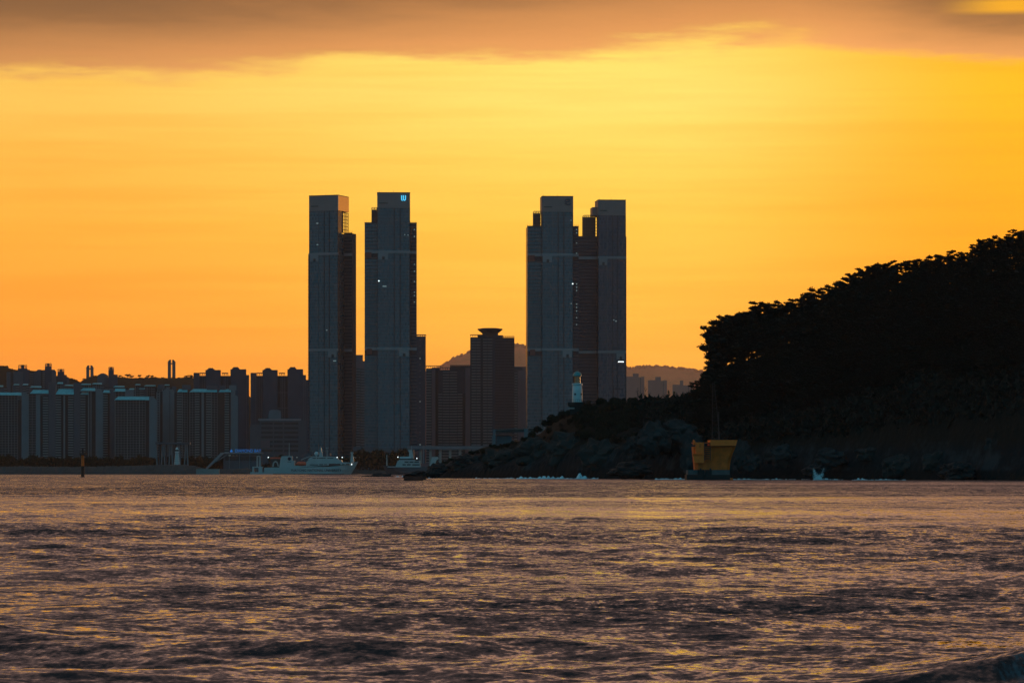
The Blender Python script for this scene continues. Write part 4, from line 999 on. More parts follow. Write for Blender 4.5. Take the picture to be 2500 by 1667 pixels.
# ------------------------------------------------------------------ beacon pile, low reef
Yb = 1330; k = Yb / F
r = thing('beacon_pile', 'dark navigation beacon pile standing alone in the water on the left', 'beacon', ((202 - CX) * k, Yb, -1))
Z = lambda yy: (HZ - yy) * k + CH + 1
MB().cyl(0, 0, 0, Z(1137), .72, .68, 14).build('pile', M_rockd, r)
MB().cyl(0, 0, Z(1137), Z(1110), .62, .5, 14).build('column', M_yellowd, r)
MB().lathe([(.5, Z(1111)), (1.5, Z(1109.5)), (1.5, Z(1107.5)), (.5, Z(1107))], 0, 0, 14).build('platform', M_metal, r)
for i in range(8):
    a = i * math.pi / 4; MB().tube((1.4 * math.cos(a), 1.4 * math.sin(a), Z(1107.5)), (1.4 * math.cos(a), 1.4 * math.sin(a), Z(1101)), .06, .06, 5).build('rail_post', M_metal, r)
MB().lathe([(1.38, Z(1101.4)), (1.46, Z(1101.2)), (1.46, Z(1100.6)), (1.38, Z(1100.4))], 0, 0, 14).build('rail_ring', M_metal, r)
MB().cyl(0, 0, Z(1107), Z(1100), .5, .4, 10).build('lantern_base', M_metal, r)
MB().lathe([(.35, Z(1100)), (.38, Z(1097)), (.2, Z(1094.5)), (.05, Z(1093))], 0, 0, 10).build('lantern', M_win, r)

def rock_mesh(seed, m, sub=4, rough=.35, flat=.7):
    bm = bmesh.new(); bmesh.ops.create_icosphere(bm, subdivisions=sub, radius=1.0)
    o = Vector((seed * 7.3, seed * 3.1, seed * 1.7))
    for v in bm.verts:
        n_ = v.co.normalized()
        c = mn.voronoi(n_ * 1.6 + o)[0]
        f_ = 1 + rough * (mn.fractal(n_ * 1.3 + o, 1, 2, 4) * .7 + (c[1] - c[0]) * .7 - .3) + .16 * (mn.voronoi(n_ * 4.5 + o)[0][1] - mn.voronoi(n_ * 4.5 + o)[0][0] - .3) + .07 * mn.noise(n_ * 11 + o)
        v.co = n_ * f_; v.co.z *= flat
    me = bpy.data.meshes.new('rock'); bm.to_mesh(me); bm.free(); me.materials.append(m); me['keep'] = 1
    return me
def rock(px, py_top, Y, wpx, hpx, label, m=M_rock, seed=1, dep=1.0, name='rock', group='boulders along the island shore', flat=.7):
    k = Y / F; z = (HZ - py_top) * k + CH; wd = wpx * k / 2; ht = hpx * k
    o = obj(name, rock_mesh(seed, m, 4, .5, flat), None, None, ((px - CX) * k, Y, z - ht * .55))
    o.scale = (wd, wd * dep, ht * .62 / flat); o.rotation_euler = (0, 0, seed * 1.3)
    o.rotation_euler = (0, 0, 0)
    return tag(o, label, 'rock', group)
rock(928, 1156.5, 1350, 92, 18, 'low black reef rising from the sea left of the island', M_rockd, 21, .5, 'reef', None, .5)
rock(895, 1160.5, 1345, 30, 10, 'small black tail of reef trailing left of the larger reef', M_rockd, 22, .6, 'reef', None, .5)

# ================================================================== THE ISLAND
gz = lambda X, Y: float(island_z(np.array([X]), np.array([Y]))[0])
# lighthouse on the terrace
Yh = 1125; k = Yh / F; xc = 1409.3; X0 = (xc - CX) * k
z0 = (HZ - 982) * k + CH
r = thing('lighthouse', 'small white lighthouse with green dome and round portholes on the island terrace', 'lighthouse', (X0, Yh, z0))
Z = lambda yy: (982 - yy) * k
hw = 12.7 * k
bd = MB().lathe([(hw, -2), (hw, 0), (hw * .96, Z(955)), (hw * .90, Z(941))], 0, 0, 28).build('tower', M_white, r, smooth=True)
MB().lathe([(hw * .9, Z(941)), (hw * 1.0, Z(940)), (hw * 1.0, Z(936.5)), (hw * .9, Z(935.5))], 0, 0, 28).build('gallery', M_white, r)
MB().lathe([(hw * .60, Z(935.5)), (hw * .60, Z(917.5))], 0, 0, 16).build('lantern', M_lens, r)
for i in range(10):
    a = 2 * math.pi * i / 10 + .2
    MB().tube((hw * .72 * math.cos(a), hw * .72 * math.sin(a), Z(935.5)), (hw * .72 * math.cos(a), hw * .72 * math.sin(a), Z(917.5)), .10, .10, 6).build('lantern_bar', M_metal, r)
MB().lathe([(hw * .84, Z(918.5)), (hw * .86, Z(917))] + [(hw * .84 * math.cos(q), Z(917) + hw * .84 * math.sin(q)) for q in (.15, .4, .7, 1.0, 1.3)] + [(.08, Z(905.6))], 0, 0, 24).build('dome', M_teal, r, smooth=True)
MB().tube((0, 0, Z(906)), (0, 0, Z(902.5)), .12, .05).build('finial', M_metal, r)
for px in (1404.0, 1418.8):
    dx = (px - xc) * k; dy_ = -math.sqrt(max(hw * hw * .9 - dx * dx, .05))
    o = MB().lathe([(.10, -.25), (.36, -.25), (.36, .12), (.10, .12)], 0, 0, 16).build('porthole', M_win, r)
    n_ = Vector((dx, dy_, 0)).normalized(); o.matrix_local = Matrix.Translation((dx, dy_, Z(962.3))) @ n_.to_track_quat('Z', 'Y').to_matrix().to_4x4()
pf = MB().box(-(xc - 1386) * k, hw * 1.15, -3.6, 3.6, Z(991), Z(982)).build('viewing_deck', M_rockd, r)
piece('deck_edge', M_conc, pf, -(xc - 1388) * k, (1402 - xc) * k, -3.9, -3.62, Z(999), Z(995))
MB().box(-(xc - 1390) * k, hw, -3, 3, Z(1012), Z(991.05)).build('deck_support', M_rockd, r)
for i in range(9):
    xx = -(xc - 1386.5) * k + i * (hw * 1.15 + (xc - 1386) * k - .2) / 8
    piece('rail_post', M_metal, pf, xx, xx + .08, -3.6, -3.52, Z(982), Z(975.5))
piece('rail', M_metal, pf, -(xc - 1386) * k, hw * 1.15, -3.58, -3.54, Z(976), Z(975.4))

# camera pole with an arm
X, zg = isl(1498.6, 1130); k = 1130 / F
r = thing('pole_with_arm', 'thin dark pole with one long horizontal arm right of the lighthouse', 'pole', (X, 1130, zg - .3))
hp = (HZ - 941.5) * k + CH - zg + .3
MB().tube((0, 0, 0), (0, 0, hp), .13, .10, 8).build('post', M_metal, r)
ha = (HZ - 949.5) * k + CH - zg + .3
MB().tube((0, 0, ha), (21 * k, 0, ha - .05), .08, .06, 6).build('arm', M_metal, r)
piece('camera_head', M_metal, r, 19 * k, 22 * k, -.15, .15, ha - .35, ha + .05)
X, zg = isl(1553, 1100); k = 1100 / F; zl = (HZ - 982.5) * k + CH
r = thing('path_lamp', 'single white path lamp glowing in the dark shrubs right of the lighthouse', 'lamp', (X, 1100, zg - .3))
MB().tube((0, 0, 0), (0, 0, zl - zg + .3), .06, .05).build('lamp_post', M_metal, r)
MB().lathe([(.02, zl - zg + .05), (.16, zl - zg + .15), (.2, zl - zg + .3), (.02, zl - zg + .45)], 0, 0, 10).build('lamp_globe', M_lit, r)

# concrete walkway with posts, left end of the island
Yw = 1200; k = Yw / F; X0 = (1245 - CX) * k; zb = (HZ - 1090) * k + CH
r = thing('shore_walkway', 'raised concrete walkway with pale posts on the island\'s lower left slope', 'walkway', (X0, Yw, zb))
U = lambda px: (px - 1245) * k; Z = lambda yy: (1090 - yy) * k
MB().prism([(U(1208), Z(1058)), (U(1287), Z(1053)), (U(1287), Z(1046.5)), (U(1208), Z(1050.5))], -1.2, 3.0).build('beam', M_concd, r)
MB().prism([(U(1208), Z(1050.4)), (U(1287), Z(1046.4)), (U(1287), Z(1045.6)), (U(1208), Z(1049.4))], -1.4, 3.1).build('beam_cap', M_conc, r)
MB().prism([(U(1290), Z(1052)), (U(1325), Z(1052)), (U(1325), Z(1044.4)), (U(1290), Z(1044.8))], -1.2, 3.0).build('beam', M_concd, r)
piece('beam_cap', M_conc, r, U(1288), U(1325), -1.4, 3.1, Z(1045.4), Z(1044.2))
for xa, xb, ya, yb in ((1201.5, 1210, 1065, 1092), (1203, 1210, 1048, 1065)): piece('post', M_gab, r, U(xa), U(xb), -1.5, .5, Z(yb), Z(ya))
for xa, xb, ya, yb in ((1279.5, 1288, 1046, 1068),): piece('post', M_gab, r, U(xa), U(xb), -1.5, .5, Z(yb), Z(ya))
piece('back_wall', M_aptd, r, U(1212), U(1251), 2.0, 2.6, Z(1092), Z(1064))

# yellow offshore structure
Yy = 935; k = Yy / F; xc = 1735; X0 = (xc - CX) * k
r = thing('offshore_platform', 'yellow flared offshore platform on a concrete base in front of the island', 'platform', (X0, Yy, 0))
U = lambda px: (px - xc) * k; Z = lambda yy: (1171.6 - yy) * k
dp = 5.0
MB().box(U(1677), U(1779), -dp, dp, -3, Z(1146.8)).build('concrete_base', mat('platform_concrete', (.085, .09, .09), .9, 0, .3, .5), r)
MB().box(U(1674), U(1781), -dp - .25, dp + .25, -3, Z(1158.5)).build('wet_footing', M_rockd, r)
for xa, xb in ((1700.5, 1716), (1718.5, 1734.5)): piece('dark_fender', M_rockd, r, U(xa), U(xb), -dp - .55, -dp + .1, -1, Z(1146.4))
# flared body as stacked rings (rectangular plan, corners cut)
def ring(xa, xb, d_, z):
    c = .8
    return [(xa + c, -d_, z), (xb - c, -d_, z), (xb, -d_ + c, z), (xb, d_ - c, z), (xb - c, d_, z), (xa + c, d_, z), (xa, d_ - c, z), (xa, -d_ + c, z)]
def stack(rings, m, name):
    mb = MB(); n = 8; vs = [v for rg in rings for v in rg]
    fs = [(i * n + j, i * n + (j + 1) % n, (i + 1) * n + (j + 1) % n, (i + 1) * n + j) for i in range(len(rings) - 1) for j in range(n)]
    fs += [tuple(range(n - 1, -1, -1)), tuple(range((len(rings) - 1) * n, len(rings) * n))]
    return mb.add(vs, fs).build(name, m, r)
stack([ring(U(1695), U(1779), dp * .92, Z(1146.7)), ring(U(1694), U(1780.5), dp * .95, Z(1130)), ring(U(1692.5), U(1784), dp * 1.0, Z(1115)), ring(U(1691), U(1790), dp * 1.08, Z(1098)), ring(U(1690.5), U(1793.5), dp * 1.12, Z(1090))], M_yellowd, 'flared_body')
ll = MB(); ll.v = []
lo = MB().prism([(U(1693), Z(1130)), (U(1716), Z(1130)), (U(1716), Z(1108.5)), (U(1688.5), Z(1108.5))], -dp * 1.22, -dp * .9).build('lower_flare', M_yellow, r)
piece('ledge', M_yellow, r, U(1688), U(1717), -dp * 1.3, -dp * .9, Z(1109.3), Z(1107.6))
ub = piece('control_box', M_yellow, r, U(1695.5), U(1716.2), -dp * 1.2, -dp * .85, Z(1107.5), Z(1080))
piece('box_stain', M_yellowd, ub, .9, 1.6, -.03, .02, 1.8, 2.8)
MB().prism([(U(1690), Z(1086)), (U(1695.3), Z(1086)), (U(1695.3), Z(1078)), (U(1691.5), Z(1073.5)), (U(1690), Z(1075))], -dp * 1.1, -dp * .6).build('corner_wing', M_yellow, r)
piece('upper_deck', M_yellow, r, U(1690), U(1732), -dp * 1.15, dp, Z(1081.5), Z(1080.05))
pr = MB().prism([(U(1731), Z(1088.5)), (U(1792.5), Z(1088.5)), (U(1796.5), Z(1074.2)), (U(1730.5), Z(1074.2))], -dp * 1.34, dp * 1.25).build('parapet', M_yellow, r)
for i in range(8): piece('ladder_rung', M_metal, r, U(1717), U(1731), -dp * 1.26, -dp * 1.20, Z(1083 + i * 5.2) - .08, Z(1083 + i * 5.2) + .08)
for px in (1717, 1731): piece('ladder_rail', M_metal, r, U(px) - .06, U(px) + .06, -dp * 1.27, -dp * 1.19, Z(1124), Z(1079))
for px in (1708, 1731.5): MB().cyl(U(px), -dp - .2, Z(1147), Z(1143), .25, .25, 8).build('bollard', M_metal, r)
zmt = Z(935)
for sx_, sy_ in ((-1, -1), (1, -1), (1, 1), (-1, 1)):
    MB().tube((U(1748) + sx_ * 1.1, sy_ * 1.1, Z(1075)), (U(1742) + sx_ * .25, sy_ * .25, zmt), .045, .035, 6).build('mast_leg', M_metal, r)
lt = MB()
for i in range(14):
    f0, f1 = i / 14, (i + 1) / 14
    def pt(f, a, b): s_ = 1.1 + (.25 - 1.1) * f; return (U(1748) + (U(1742) - U(1748)) * f + a * s_, b * s_, Z(1075) + (zmt - Z(1075)) * f)
    for a, b in (((-1, -1), (1, -1)), ((1, -1), (1, 1)), ((1, 1), (-1, 1)), ((-1, 1), (-1, -1))):
        lt.tube(pt(f0, *a), pt(f1, *b), .02, .02, 4); lt.tube(pt(f1, *a), pt(f1, *b), .02, .02, 4)
lt.build('mast_bracing', M_metal, r, 'stuff')
MB().cyl(U(1752), -dp * .9, Z(1076), Z(1005), .16, .12, 8).build('instrument_pole', M_metal, r)
MB().box(U(1779.5), U(1786), -dp - 1, -dp + .4, -.5, Z(1166)).build('mooring_buoy', M_yellowd, r)

# ------------------------------------------------------------------ rocks of the shore
ROCKS = [(1600, 1034, 1012, 92, 66, 3, 'tall pale cliff-like rock rising just left of the yellow platform'), (1660, 1028, 1016, 95, 60, 4, 'highest pale grey crag behind the left edge of the yellow platform'),
         (1555, 1068, 1018, 70, 50, 5, 'sloping grey rock shoulder at the foot of the crag left of the platform'), (1690, 1060, 1006, 60, 90, 6, 'rough grey rock face directly behind the yellow platform'),
         (1812, 1078, 986, 46, 60, 7, 'grey boulder touching the right side of the yellow platform'), (1840, 1112, 976, 50, 34, 8, 'low angular boulder right of the platform\'s base'),
         (1905, 1088, 972, 80, 46, 9, 'broad flat-topped grey boulder midway between platform and splash'), (2027, 1096, 958, 78, 40, 10, 'square dull grey block above the breaking splash'),
         (1990, 1133, 950, 60, 28, 11, 'low dark boulder that the splash breaks against'), (2120, 1092, 950, 60, 30, 12, 'faint thin ledge of rock right of the square block'),
         (2200, 1110, 936, 90, 50, 13, 'wide dim boulder pile in the middle of the right shore'), (2290, 1100, 925, 90, 60, 14, 'dim sloping rock left of the bright far-right outcrop'),
         (2340, 1130, 905, 100, 40, 15, 'low dark rocks at the waterline near the right edge'), (2440, 1062, 906, 74, 60, 16, 'greenish outcrop near the right edge of the photo'),
         (2490, 1043, 902, 80, 80, 17, 'tallest outcrop cut by the right edge of the photo'), (1395, 1058, 1085, 120, 80, 18, 'dim mossy rock slope below the lighthouse'),
         (1310, 1070, 1110, 110, 70, 19, 'dim rock slope left below the lighthouse'), (1465, 1075, 1058, 100, 70, 20, 'dark rock spur under the shrubs right of the lighthouse'),
         (1230, 1098, 1135, 110, 56, 23, 'dark rounded rock below the concrete walkway'), (1140, 1112, 1160, 100, 46, 24, 'dark rock hump on the island\'s left point'),
         (1072, 1131, 1172, 60, 34, 25, 'rounded black boulder at the island\'s far left tip'), (1022, 1150, 1180, 60, 16, 26, 'flat black rock shelf at the water\'s edge left of the tip'),
         (1540, 1128, 1012, 110, 36, 27, 'low dark shore rock between lighthouse and yellow platform')]
for px, yt, Y, wp, hp_, sd, lb in ROCKS:
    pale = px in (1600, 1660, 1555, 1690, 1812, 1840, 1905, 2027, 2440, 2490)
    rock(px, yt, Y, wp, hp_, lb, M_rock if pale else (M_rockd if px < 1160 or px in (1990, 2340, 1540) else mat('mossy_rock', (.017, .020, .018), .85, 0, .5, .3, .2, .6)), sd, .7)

# ------------------------------------------------------------------ foam along the shore and two splashes
def foam_line(segs, name, label):
    rnd = random.Random(9); mb = MB()
    for pa, pb, Y, hgt, n in segs:
        k = Y / F
        for i in range(n):
            px = rnd.uniform(pa, pb); X = (px - CX) * k; yy = Y + rnd.uniform(-2.5, 1.5)
            s = rnd.uniform(.15, .5) * (.5 + abs(mn.noise(Vector((px * .05, Y, 0)))) * 2); h = hgt * rnd.uniform(.2, 1.0) * (.35 + abs(mn.noise(Vector((px * .09, 2, 0)))) * 1.8)
            mb.lathe([(s * 1.6, -.3), (s * 1.2, h * .5), (s * .4, h)], X, yy, 6)
    o = mb.build(name, M_foam, None, 'stuff'); o['label'] = label; o['category'] = 'foam'
foam_line([(1262, 1380, 1062, .9, 420), (1380, 1460, 1054, .5, 130), (1412, 1428, 1056, 2.2, 160), (1150, 1260, 1098, .45, 90), (1600, 1674, 998, .45, 100), (1785, 1850, 974, .45, 80),
           (1850, 1975, 958, .4, 110), (2010, 2060, 950, .5, 60), (2080, 2280, 934, .4, 150), (965, 990, 1345, .8, 90), (1000, 1060, 1150, .35, 30)], 'shore_foam', 'thin white foam washing along the foot of the island rocks')
rnd = random.Random(4); mb = MB()
for i in range(1500):
    jet = rnd.choice([(-.9, .42), (-.9, .42), (.9, .34), (.1, .2), (0, .5)])
    h = rnd.random() ** 1.7; X = jet[0] * (.2 + h * 1.5) + rnd.gauss(0, .45 * (1.2 - h)) ; zz = h * 3.6 * (1 if abs(jet[0]) > .5 else .45); s = rnd.uniform(.03, .13) * (1.3 - h)
    yv = rnd.gauss(0, .6)
    mb.add([(X - s, yv, zz - s), (X + s, yv, zz - s), (X, yv + s, zz - s), (X, yv, zz + s)], [(0, 1, 3), (1, 2, 3), (2, 0, 3), (0, 2, 1)])
o = mb.build('wave_splash', M_foam, None, 'stuff', loc=((1992 - CX) * 948 / F, 940, 0)); o['label'] = 'burst of white spray against the right-hand rocks'; o['category'] = 'splash'
o.scale = (1.0, 1.0, .95)

# ------------------------------------------------------------------ pines and shrubs
def pine_proto(seed, H, lean=0.0, spread=.30, first=.38, npads=26):
    rnd = random.Random(seed)
    tr = MB(); cr = MB(); n = 9; axis = []
    for i in range(n + 1):
        f_ = i / n; axis.append(Vector((lean * f_ * f_ * H + .25 * math.sin(f_ * 5 + seed), .25 * math.cos(f_ * 4 + seed * 2), f_ * H * .97)))
    r0 = H * .020
    for i in range(n): tr.tube(axis[i], axis[i + 1], r0 * (1 - i / n * .8), r0 * (1 - (i + 1) / n * .8), 7)
    ax = lambda f_: axis[min(int(f_ * n), n - 1)].lerp(axis[min(int(f_ * n), n - 1) + 1], f_ * n - min(int(f_ * n), n - 1))
    for j in range(npads):
        f_ = first + (1 - first) * (j + rnd.random() * .6) / npads; f_ = min(f_, .99)
        p0 = ax(f_); a = j * 2.4 + rnd.uniform(-.5, .5)
        L = H * spread * (1.05 - ((f_ - .62) / .45) ** 2 * .75) * rnd.uniform(.6, 1.1); L = max(L, H * .04)
        p1 = p0 + Vector((math.cos(a) * L, math.sin(a) * L, L * rnd.uniform(.02, .35)))
        tr.tube(p0, p1, r0 * .32 * (1.2 - f_), r0 * .1, 5)
        for c_ in (1.0, .62):
            pc = p0.lerp(p1, c_); rx = H * rnd.uniform(.050, .088) * (1 if c_ == 1 else .8) * (1.1 - .6 * max(0, f_ - .7) / .3); rz = rx * rnd.uniform(.55, .85)
            # dense core of the pad, then needle bunches reaching out and up
            m0 = 7
            cr.lathe([(rx * .1, pc.z - rz * .7), (rx * .65, pc.z - rz * .35), (rx * .72, pc.z + rz * .15), (rx * .4, pc.z + rz * .55), (rx * .06, pc.z + rz * .75)], pc.x, pc.y, m0)
            for _ in range(46):
                q = rnd.uniform(0, 6.283); rr_ = math.sqrt(rnd.random()) * rx; pz = rz * math.sqrt(max(0, 1 - (rr_ / rx) ** 2)) * rnd.uniform(-.5, 1.0)
                b = pc + Vector((math.cos(q) * rr_, math.sin(q) * rr_, pz)); sl_ = H * rnd.uniform(.016, .034)
                dr = Vector((math.cos(q) * rr_ / rx * 1.1 + rnd.gauss(0, .25), math.sin(q) * rr_ / rx * 1.1 + rnd.gauss(0, .25), rnd.uniform(.25, 1.1))).normalized()
                u = dr.orthogonal().normalized() * sl_ * .38; v_ = dr.cross(u).normalized() * sl_ * .38
                cr.add([b - u, b + u, b + dr * sl_ * 1.05, b - v_, b + v_], [(0, 1, 2), (3, 4, 2)])
    return tr.mesh('trunk', M_bark), cr.mesh('crown', M_leaf)
PROTO = [pine_proto(s, 14.0, ln, sp, fi, npd) for s, ln, sp, fi, npd in ((1, .02, .27, .38, 32), (2, -.06, .30, .42, 30), (3, .08, .25, .34, 34), (4, -.03, .31, .46, 28), (5, .05, .28, .40, 32), (6, 0, .22, .26, 38), (7, -.09, .27, .36, 32))]
for a, b in PROTO: a['keep'] = 1; b['keep'] = 1
def pine(i, X, Y, z, sc, rz, label, group, name='pine_tree'):
    t_, c_ = PROTO[i % len(PROTO)]
    r = thing(name, label, 'tree', (X, Y, z), rz, group); wd_ = 1.35 if 'slope' in label else 1.0; r.scale = (sc * wd_ * random.uniform(.95, 1.2), sc * wd_ * random.uniform(.95, 1.15), sc)
    obj('trunk', t_, r); obj('crown', c_, r)
    return r
random.seed(21)
SKY = [(1668, 968), (1688, 940), (1703, 905), (1722, 888), (1742, 835), (1735, 782), (1752, 775), (1768, 772), (1787, 768), (1800, 771), (1818, 764), (1833, 756), (1852, 740), (1868, 744), (1890, 741), (1912, 738), (1930, 742), (1948, 731),
       (1964, 724), (1982, 716), (1999, 707), (2020, 713), (2036, 703), (2052, 690), (2068, 668), (2086, 662), (2104, 655), (2124, 648), (2140, 643), (2160, 646), (2180, 643), (2200, 638), (2220, 636), (2242, 634), (2262, 629), (2285, 624),
       (2302, 634), (2322, 616), (2338, 612), (2360, 621), (2382, 608), (2396, 593), (2412, 588), (2430, 580), (2450, 583), (2468, 570), (2486, 561), (2504, 563), (2530, 556), (2560, 548), (2600, 545)]
ordn = ['first', 'second', 'third', 'fourth', 'fifth', 'sixth', 'seventh', 'eighth', 'ninth', 'tenth', 'eleventh', 'twelfth', 'thirteenth', 'fourteenth', 'fifteenth', 'sixteenth', 'seventeenth', 'eighteenth', 'nineteenth', 'twentieth']
for j, (px, yt) in enumerate(SKY):
    if px < 1790: px += 20
    yt += random.uniform(-5, 7) if px > 1760 else 0
    Y = float(np.interp(px, RYpx, RYY)) + random.uniform(-8, 6); k = Y / F
    X, zg = isl(px, Y); H = (HZ - yt) * k + CH - zg + 1.0
    if px > 1750: H = max(min(H, 23), 7)
    zb = (HZ - yt) * k + CH - H
    if j < 20: lb = f'black pine on the island skyline, {ordn[j]} from its left end'
    elif j < 40: lb = f'black pine on the island skyline, {ordn[j - 20]} of the middle run climbing the ridge'
    else: lb = f'black pine on the island skyline, {ordn[j - 40]} of the last run at the right edge'
    pine(j, X, Y, zb, H / 14.0, random.uniform(0, 6.28), lb, 'pines along the island skyline')
# lower pines behind the first ones fill the ridge, and the slope below
cnt = 0
for j in range(46):
    px = random.uniform(1900, 2560) if j > 9 else (random.uniform(1800, 1960) if j > 3 else 1966 + j * 16); Y = float(np.interp(px, RYpx, RYY)) + random.uniform(-22, -10)
    top = float(np.interp(px, [a for a, b in SKY], [b for a, b in SKY])) + random.uniform(26, 60); k = Y / F
    X, zg = isl(px, Y); H = (HZ - top) * k + CH - zg + .5; H = max(min(H, 17), 6)
    pine(random.randrange(7), X, Y, (HZ - top) * k + CH - H, H / 14, random.uniform(0, 6.28), 'black pine just under the island skyline, lost among its neighbours', 'pines just under the island skyline')
for j in range(200):
    px = random.uniform(1690, 2600); f_ = random.uniform(.22, .84)
    Ya = float(np.interp(px, SHpx, SHY)); Yb_ = float(np.interp(px, RYpx, RYY)); Y = Ya + (Yb_ - Ya) * f_
    X, zg = isl(px, Y); H = random.uniform(8.5, 13.5) * (1 if f_ > .35 else .75)
    lim = float(np.interp(px, [a for a, b in SKY], [b for a, b in SKY])) + 34
    H = min(H, (HZ - lim) * Y / F + CH - zg)
    if H < 3: continue
    pine(random.randrange(7), X, Y, zg - .6, H / 14, random.uniform(0, 6.28), 'dark pine in the black wooded slope of the island', 'pines on the dark island slope')

# undergrowth covering the wooded slope: nobody could count it
def under(r_):
    while True:
        px = r_.uniform(1560, 2640); f_ = r_.uniform(.07, 1.0)
        Ya = float(np.interp(px, SHpx, SHY)); Yb_ = float(np.interp(px, RYpx, RYY)); Y = Ya + (Yb_ - Ya) * f_
        X, zg = isl(px, Y)
        if zg > 6.5 + 3 * mn.noise(Vector((px * .02, 0, 0))): return (X, Y, zg + r_.uniform(-.2, 2.6) * (1 if f_ < .85 else .6))
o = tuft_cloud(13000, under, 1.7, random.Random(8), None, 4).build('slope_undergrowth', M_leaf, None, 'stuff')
o['label'] = 'black undergrowth covering the wooded slope of the island'; o['category'] = 'undergrowth'

def bush_proto(seed, m=M_leaf2):
    rnd = random.Random(seed); cr = MB(); tr = MB()
    for j in range(7):
        a = rnd.uniform(0, 6.28); p1 = Vector((math.cos(a) * .6, math.sin(a) * .6, rnd.uniform(.5, 1.0))); tr.tube((0, 0, -.2), p1, .06, .02, 5)
        def fn(r_, p1=p1): 
            v = Vector((r_.gauss(0, 1), r_.gauss(0, 1), r_.gauss(0, 1))).normalized() * (r_.random() ** .4) * .5
            return p1 + v
        tuft_cloud(75, fn, .24, rnd, cr, 3)
        cr.lathe([(.05, p1.z - .35), (.32, p1.z - .1), (.3, p1.z + .12), (.05, p1.z + .3)], p1.x, p1.y, 7)
    a, b = tr.mesh('stem', M_bark), cr.mesh('foliage', m); a['keep'] = 1; b['keep'] = 1
    return a, b
BUSH = [bush_proto(s) for s in (1, 2, 3, 4)]
def bush(i, X, Y, z, s, label, group, sz=None):
    r = thing('shrub', label, 'shrub', (X, Y, z), random.uniform(0, 6.28), group); r.scale = (s, s, sz or s * .9)
    obj('stem', BUSH[i % 4][0], r); obj('foliage', BUSH[i % 4][1], r)
# single shrubs that stand out at the left edge of the wood
for px, yt, s, lb in ((1348, 1012, 2.2, 'rounded dark bush on the island slope just left below the lighthouse deck'), (1336, 1024, 1.8, 'smaller dark bush left of the rounded bush below the lighthouse'),
                      (1378, 1001, 2.0, 'spiky dark bush directly under the lighthouse deck'), (1312, 1040, 1.6, 'low dark bush above the right end of the concrete walkway'), (1300, 1052, 1.5, 'lowest dark bush beside the walkway\'s right beam')):
    Y = 1118; k = Y / F; bush(int(px), (px - CX) * k, Y, (HZ - yt) * k + CH - s * 1.3, s, lb, None)
for j in range(150):
    px = random.uniform(1405, 1730); f_ = random.uniform(.25, 1.02)
    Ya = float(np.interp(px, SHpx, SHY)); Yb_ = float(np.interp(px, RYpx, RYY)); Y = Ya + (Yb_ - Ya) * f_
    X, zg = isl(px, Y); s = random.uniform(1.3, 2.3)
    top = (HZ - random.uniform(966, 973)) * Y / F + CH
    if px < 1425: top = (HZ - 990) * Y / F + CH
    if zg + s * 1.2 > top: s = max((top - zg) / 1.25, .6)
    bush(j, X, Y, zg - .3, s, 'dark shrub in the dense thicket on the island terrace', 'shrubs of the island terrace')
for j in range(70):
    px = random.uniform(1050, 1400); f_ = random.uniform(.45, 1.0)
    Ya = float(np.interp(px, SHpx, SHY)); Yb_ = float(np.interp(px, RYpx, RYY)); Y = Ya + (Yb_ - Ya) * f_
    X, zg = isl(px, Y); s = random.uniform(.7, 1.5)
    bush(j, X, Y, zg - .3, s, 'low dark scrub on the island\'s left slope', 'scrub on the island\'s left slope')
# bare saplings against the hazy blocks
def sapling(px, yt, label, rows, seed, leafy=False):
    Y = 1120; k = Y / F; X, zg = isl(px, Y); H = (HZ - yt) * k + CH - zg; rnd = random.Random(seed)
    r = thing('bare_sapling' if not leafy else 'young_conifer', label, 'tree', (X, Y, zg - .2)); mb = MB()
    mb.tube((0, 0, 0), (.2, 0, H), .07, .02, 6); cl = MB()
    for i in range(rows):
        f_ = rnd.uniform(.25, .95); a = rnd.uniform(0, 6.28); L = H * (1 - f_) * (.5 if not leafy else .32) + .25
        p0 = Vector((.2 * f_, 0, H * f_)); p1 = p0 + Vector((math.cos(a) * L * .7, math.sin(a) * L * .7, L * (.9 if not leafy else .25)))
        mb.tube(p0, p1, .03, .012, 4)
        if leafy: tuft_cloud(14, lambda r_: p0.lerp(p1, r_.random()), .22, rnd, cl, 2)
    mb.build('trunk', M_bark, r)
    if leafy: cl.build('crown', mat('bronze_needles', (.09, .055, .02), .8, 0, .3, 1.0), r)
sapling(1556, 945, 'bare forked sapling left of the gap between the hazy far blocks', 16, 2)
sapling(1574, 942, 'taller bare sapling leaning over the first hazy far block', 14, 3)
sapling(1631, 950, 'bronze young conifer between the second and third hazy far blocks', 40, 4, True)
sapling(1645, 953, 'wispy young conifer in front of the third hazy far block', 26, 5, True)

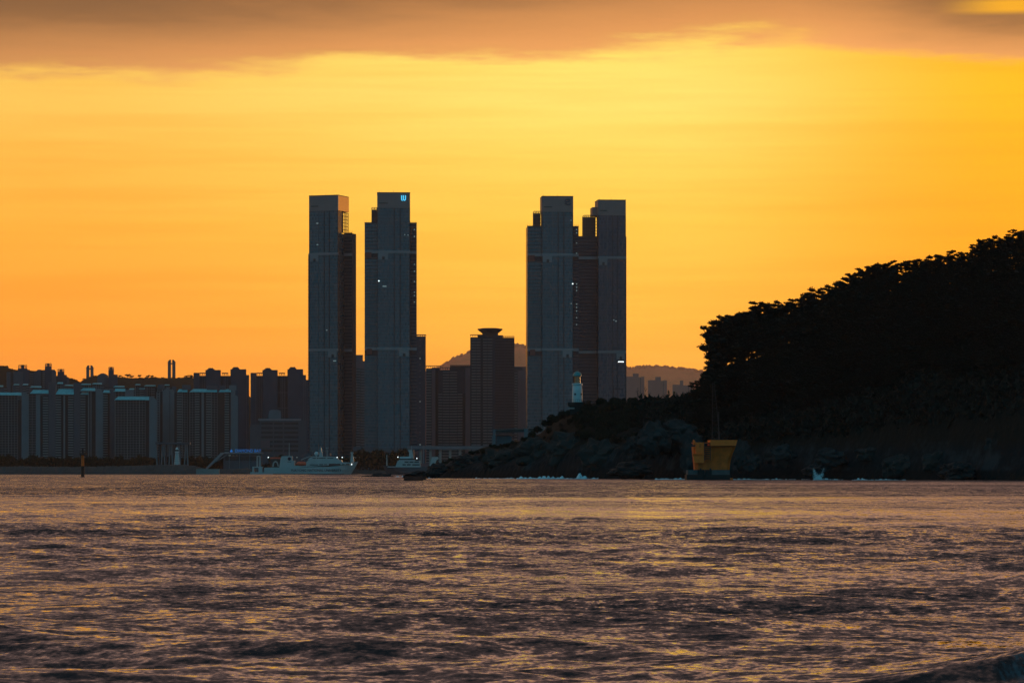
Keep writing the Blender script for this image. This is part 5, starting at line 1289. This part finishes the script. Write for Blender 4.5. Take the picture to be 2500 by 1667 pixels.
# trees on the wooded ridge behind the city
def ridge_tree(seed):
    rnd = random.Random(seed); cr = MB(); tr = MB(); tr.tube((0, 0, -2), (.3, 0, 4.5), .3, .18, 6)
    for j in range(9):
        c = Vector((rnd.gauss(0, 1.9), rnd.gauss(0, 1.9), rnd.uniform(4.2, 6.8))); tr.tube((.2, 0, 3.5), c, .12, .05, 4)
        cr.lathe([(.1, c.z - .7), (1.1, c.z - .25), (1.1, c.z + .25), (.2, c.z + .8)], c.x, c.y, 7)
        tuft_cloud(30, lambda r_, c=c: c + Vector((r_.gauss(0, .8), r_.gauss(0, .8), r_.gauss(0, .45))), .7, rnd, cr, 3)
    return tr.mesh('trunk', M_bark), cr.mesh('crown', M_leaf3)
RT = [ridge_tree(s) for s in range(5)]
k = 4400 / F
def rtree(px, yt, Y, label, group, wide=1.0):
    k = Y / F; X = (px - CX) * k; z = float(city_z(np.array([X]), np.array([Y]))[0]); H = max((HZ - yt) * k + CH - z, 4.5) + .5
    top = (HZ - yt) * k + CH
    r = thing('ridge_tree', label, 'tree', (X, Y, top - H), random.uniform(0, 6), group); s = H / 7.2; r.scale = (s * wide, s * wide, s)
    i = random.randrange(5); obj('trunk', RT[i][0], r); obj('crown', RT[i][1], r)
for px, yt, lb in ((293, 916, 'small tree beside the slits of sky on the wooded ridge'), (311, 913.5, 'broad round-crowned tree just right of the slits of sky'), (322, 917, 'tree with sky gaps right of the broad round crown'), (341, 915, 'single domed tree in the middle of the wooded ridge'), (362, 916, 'left of two joined round trees on the ridge'),
                   (371, 916, 'right of two joined round trees on the ridge'), (207, 924, 'dark tree at the foot of the shorter pylon'), (232, 917, 'tree right of the shorter pylon'), (456, 916, 'small rounded tree left of the dark tower blocks'), (467, 915.5, 'last ridge tree touching the dark tower block')):
    rtree(px, yt, 4380, lb, 'trees on the wooded ridge', 1.3 if 'broad' in lb else 1.0)
for j in range(85):
    px = random.uniform(-30, 480); Y = 4400 + random.uniform(-60, 20)
    yb = float(np.interp(px, [a for a, b in HL], [b for a, b in HL])); rtree(px, yb - random.uniform(0, 4.5), Y, 'dark tree in the unbroken line of woods on the ridge', 'woods on the ridge')
fix_normals()
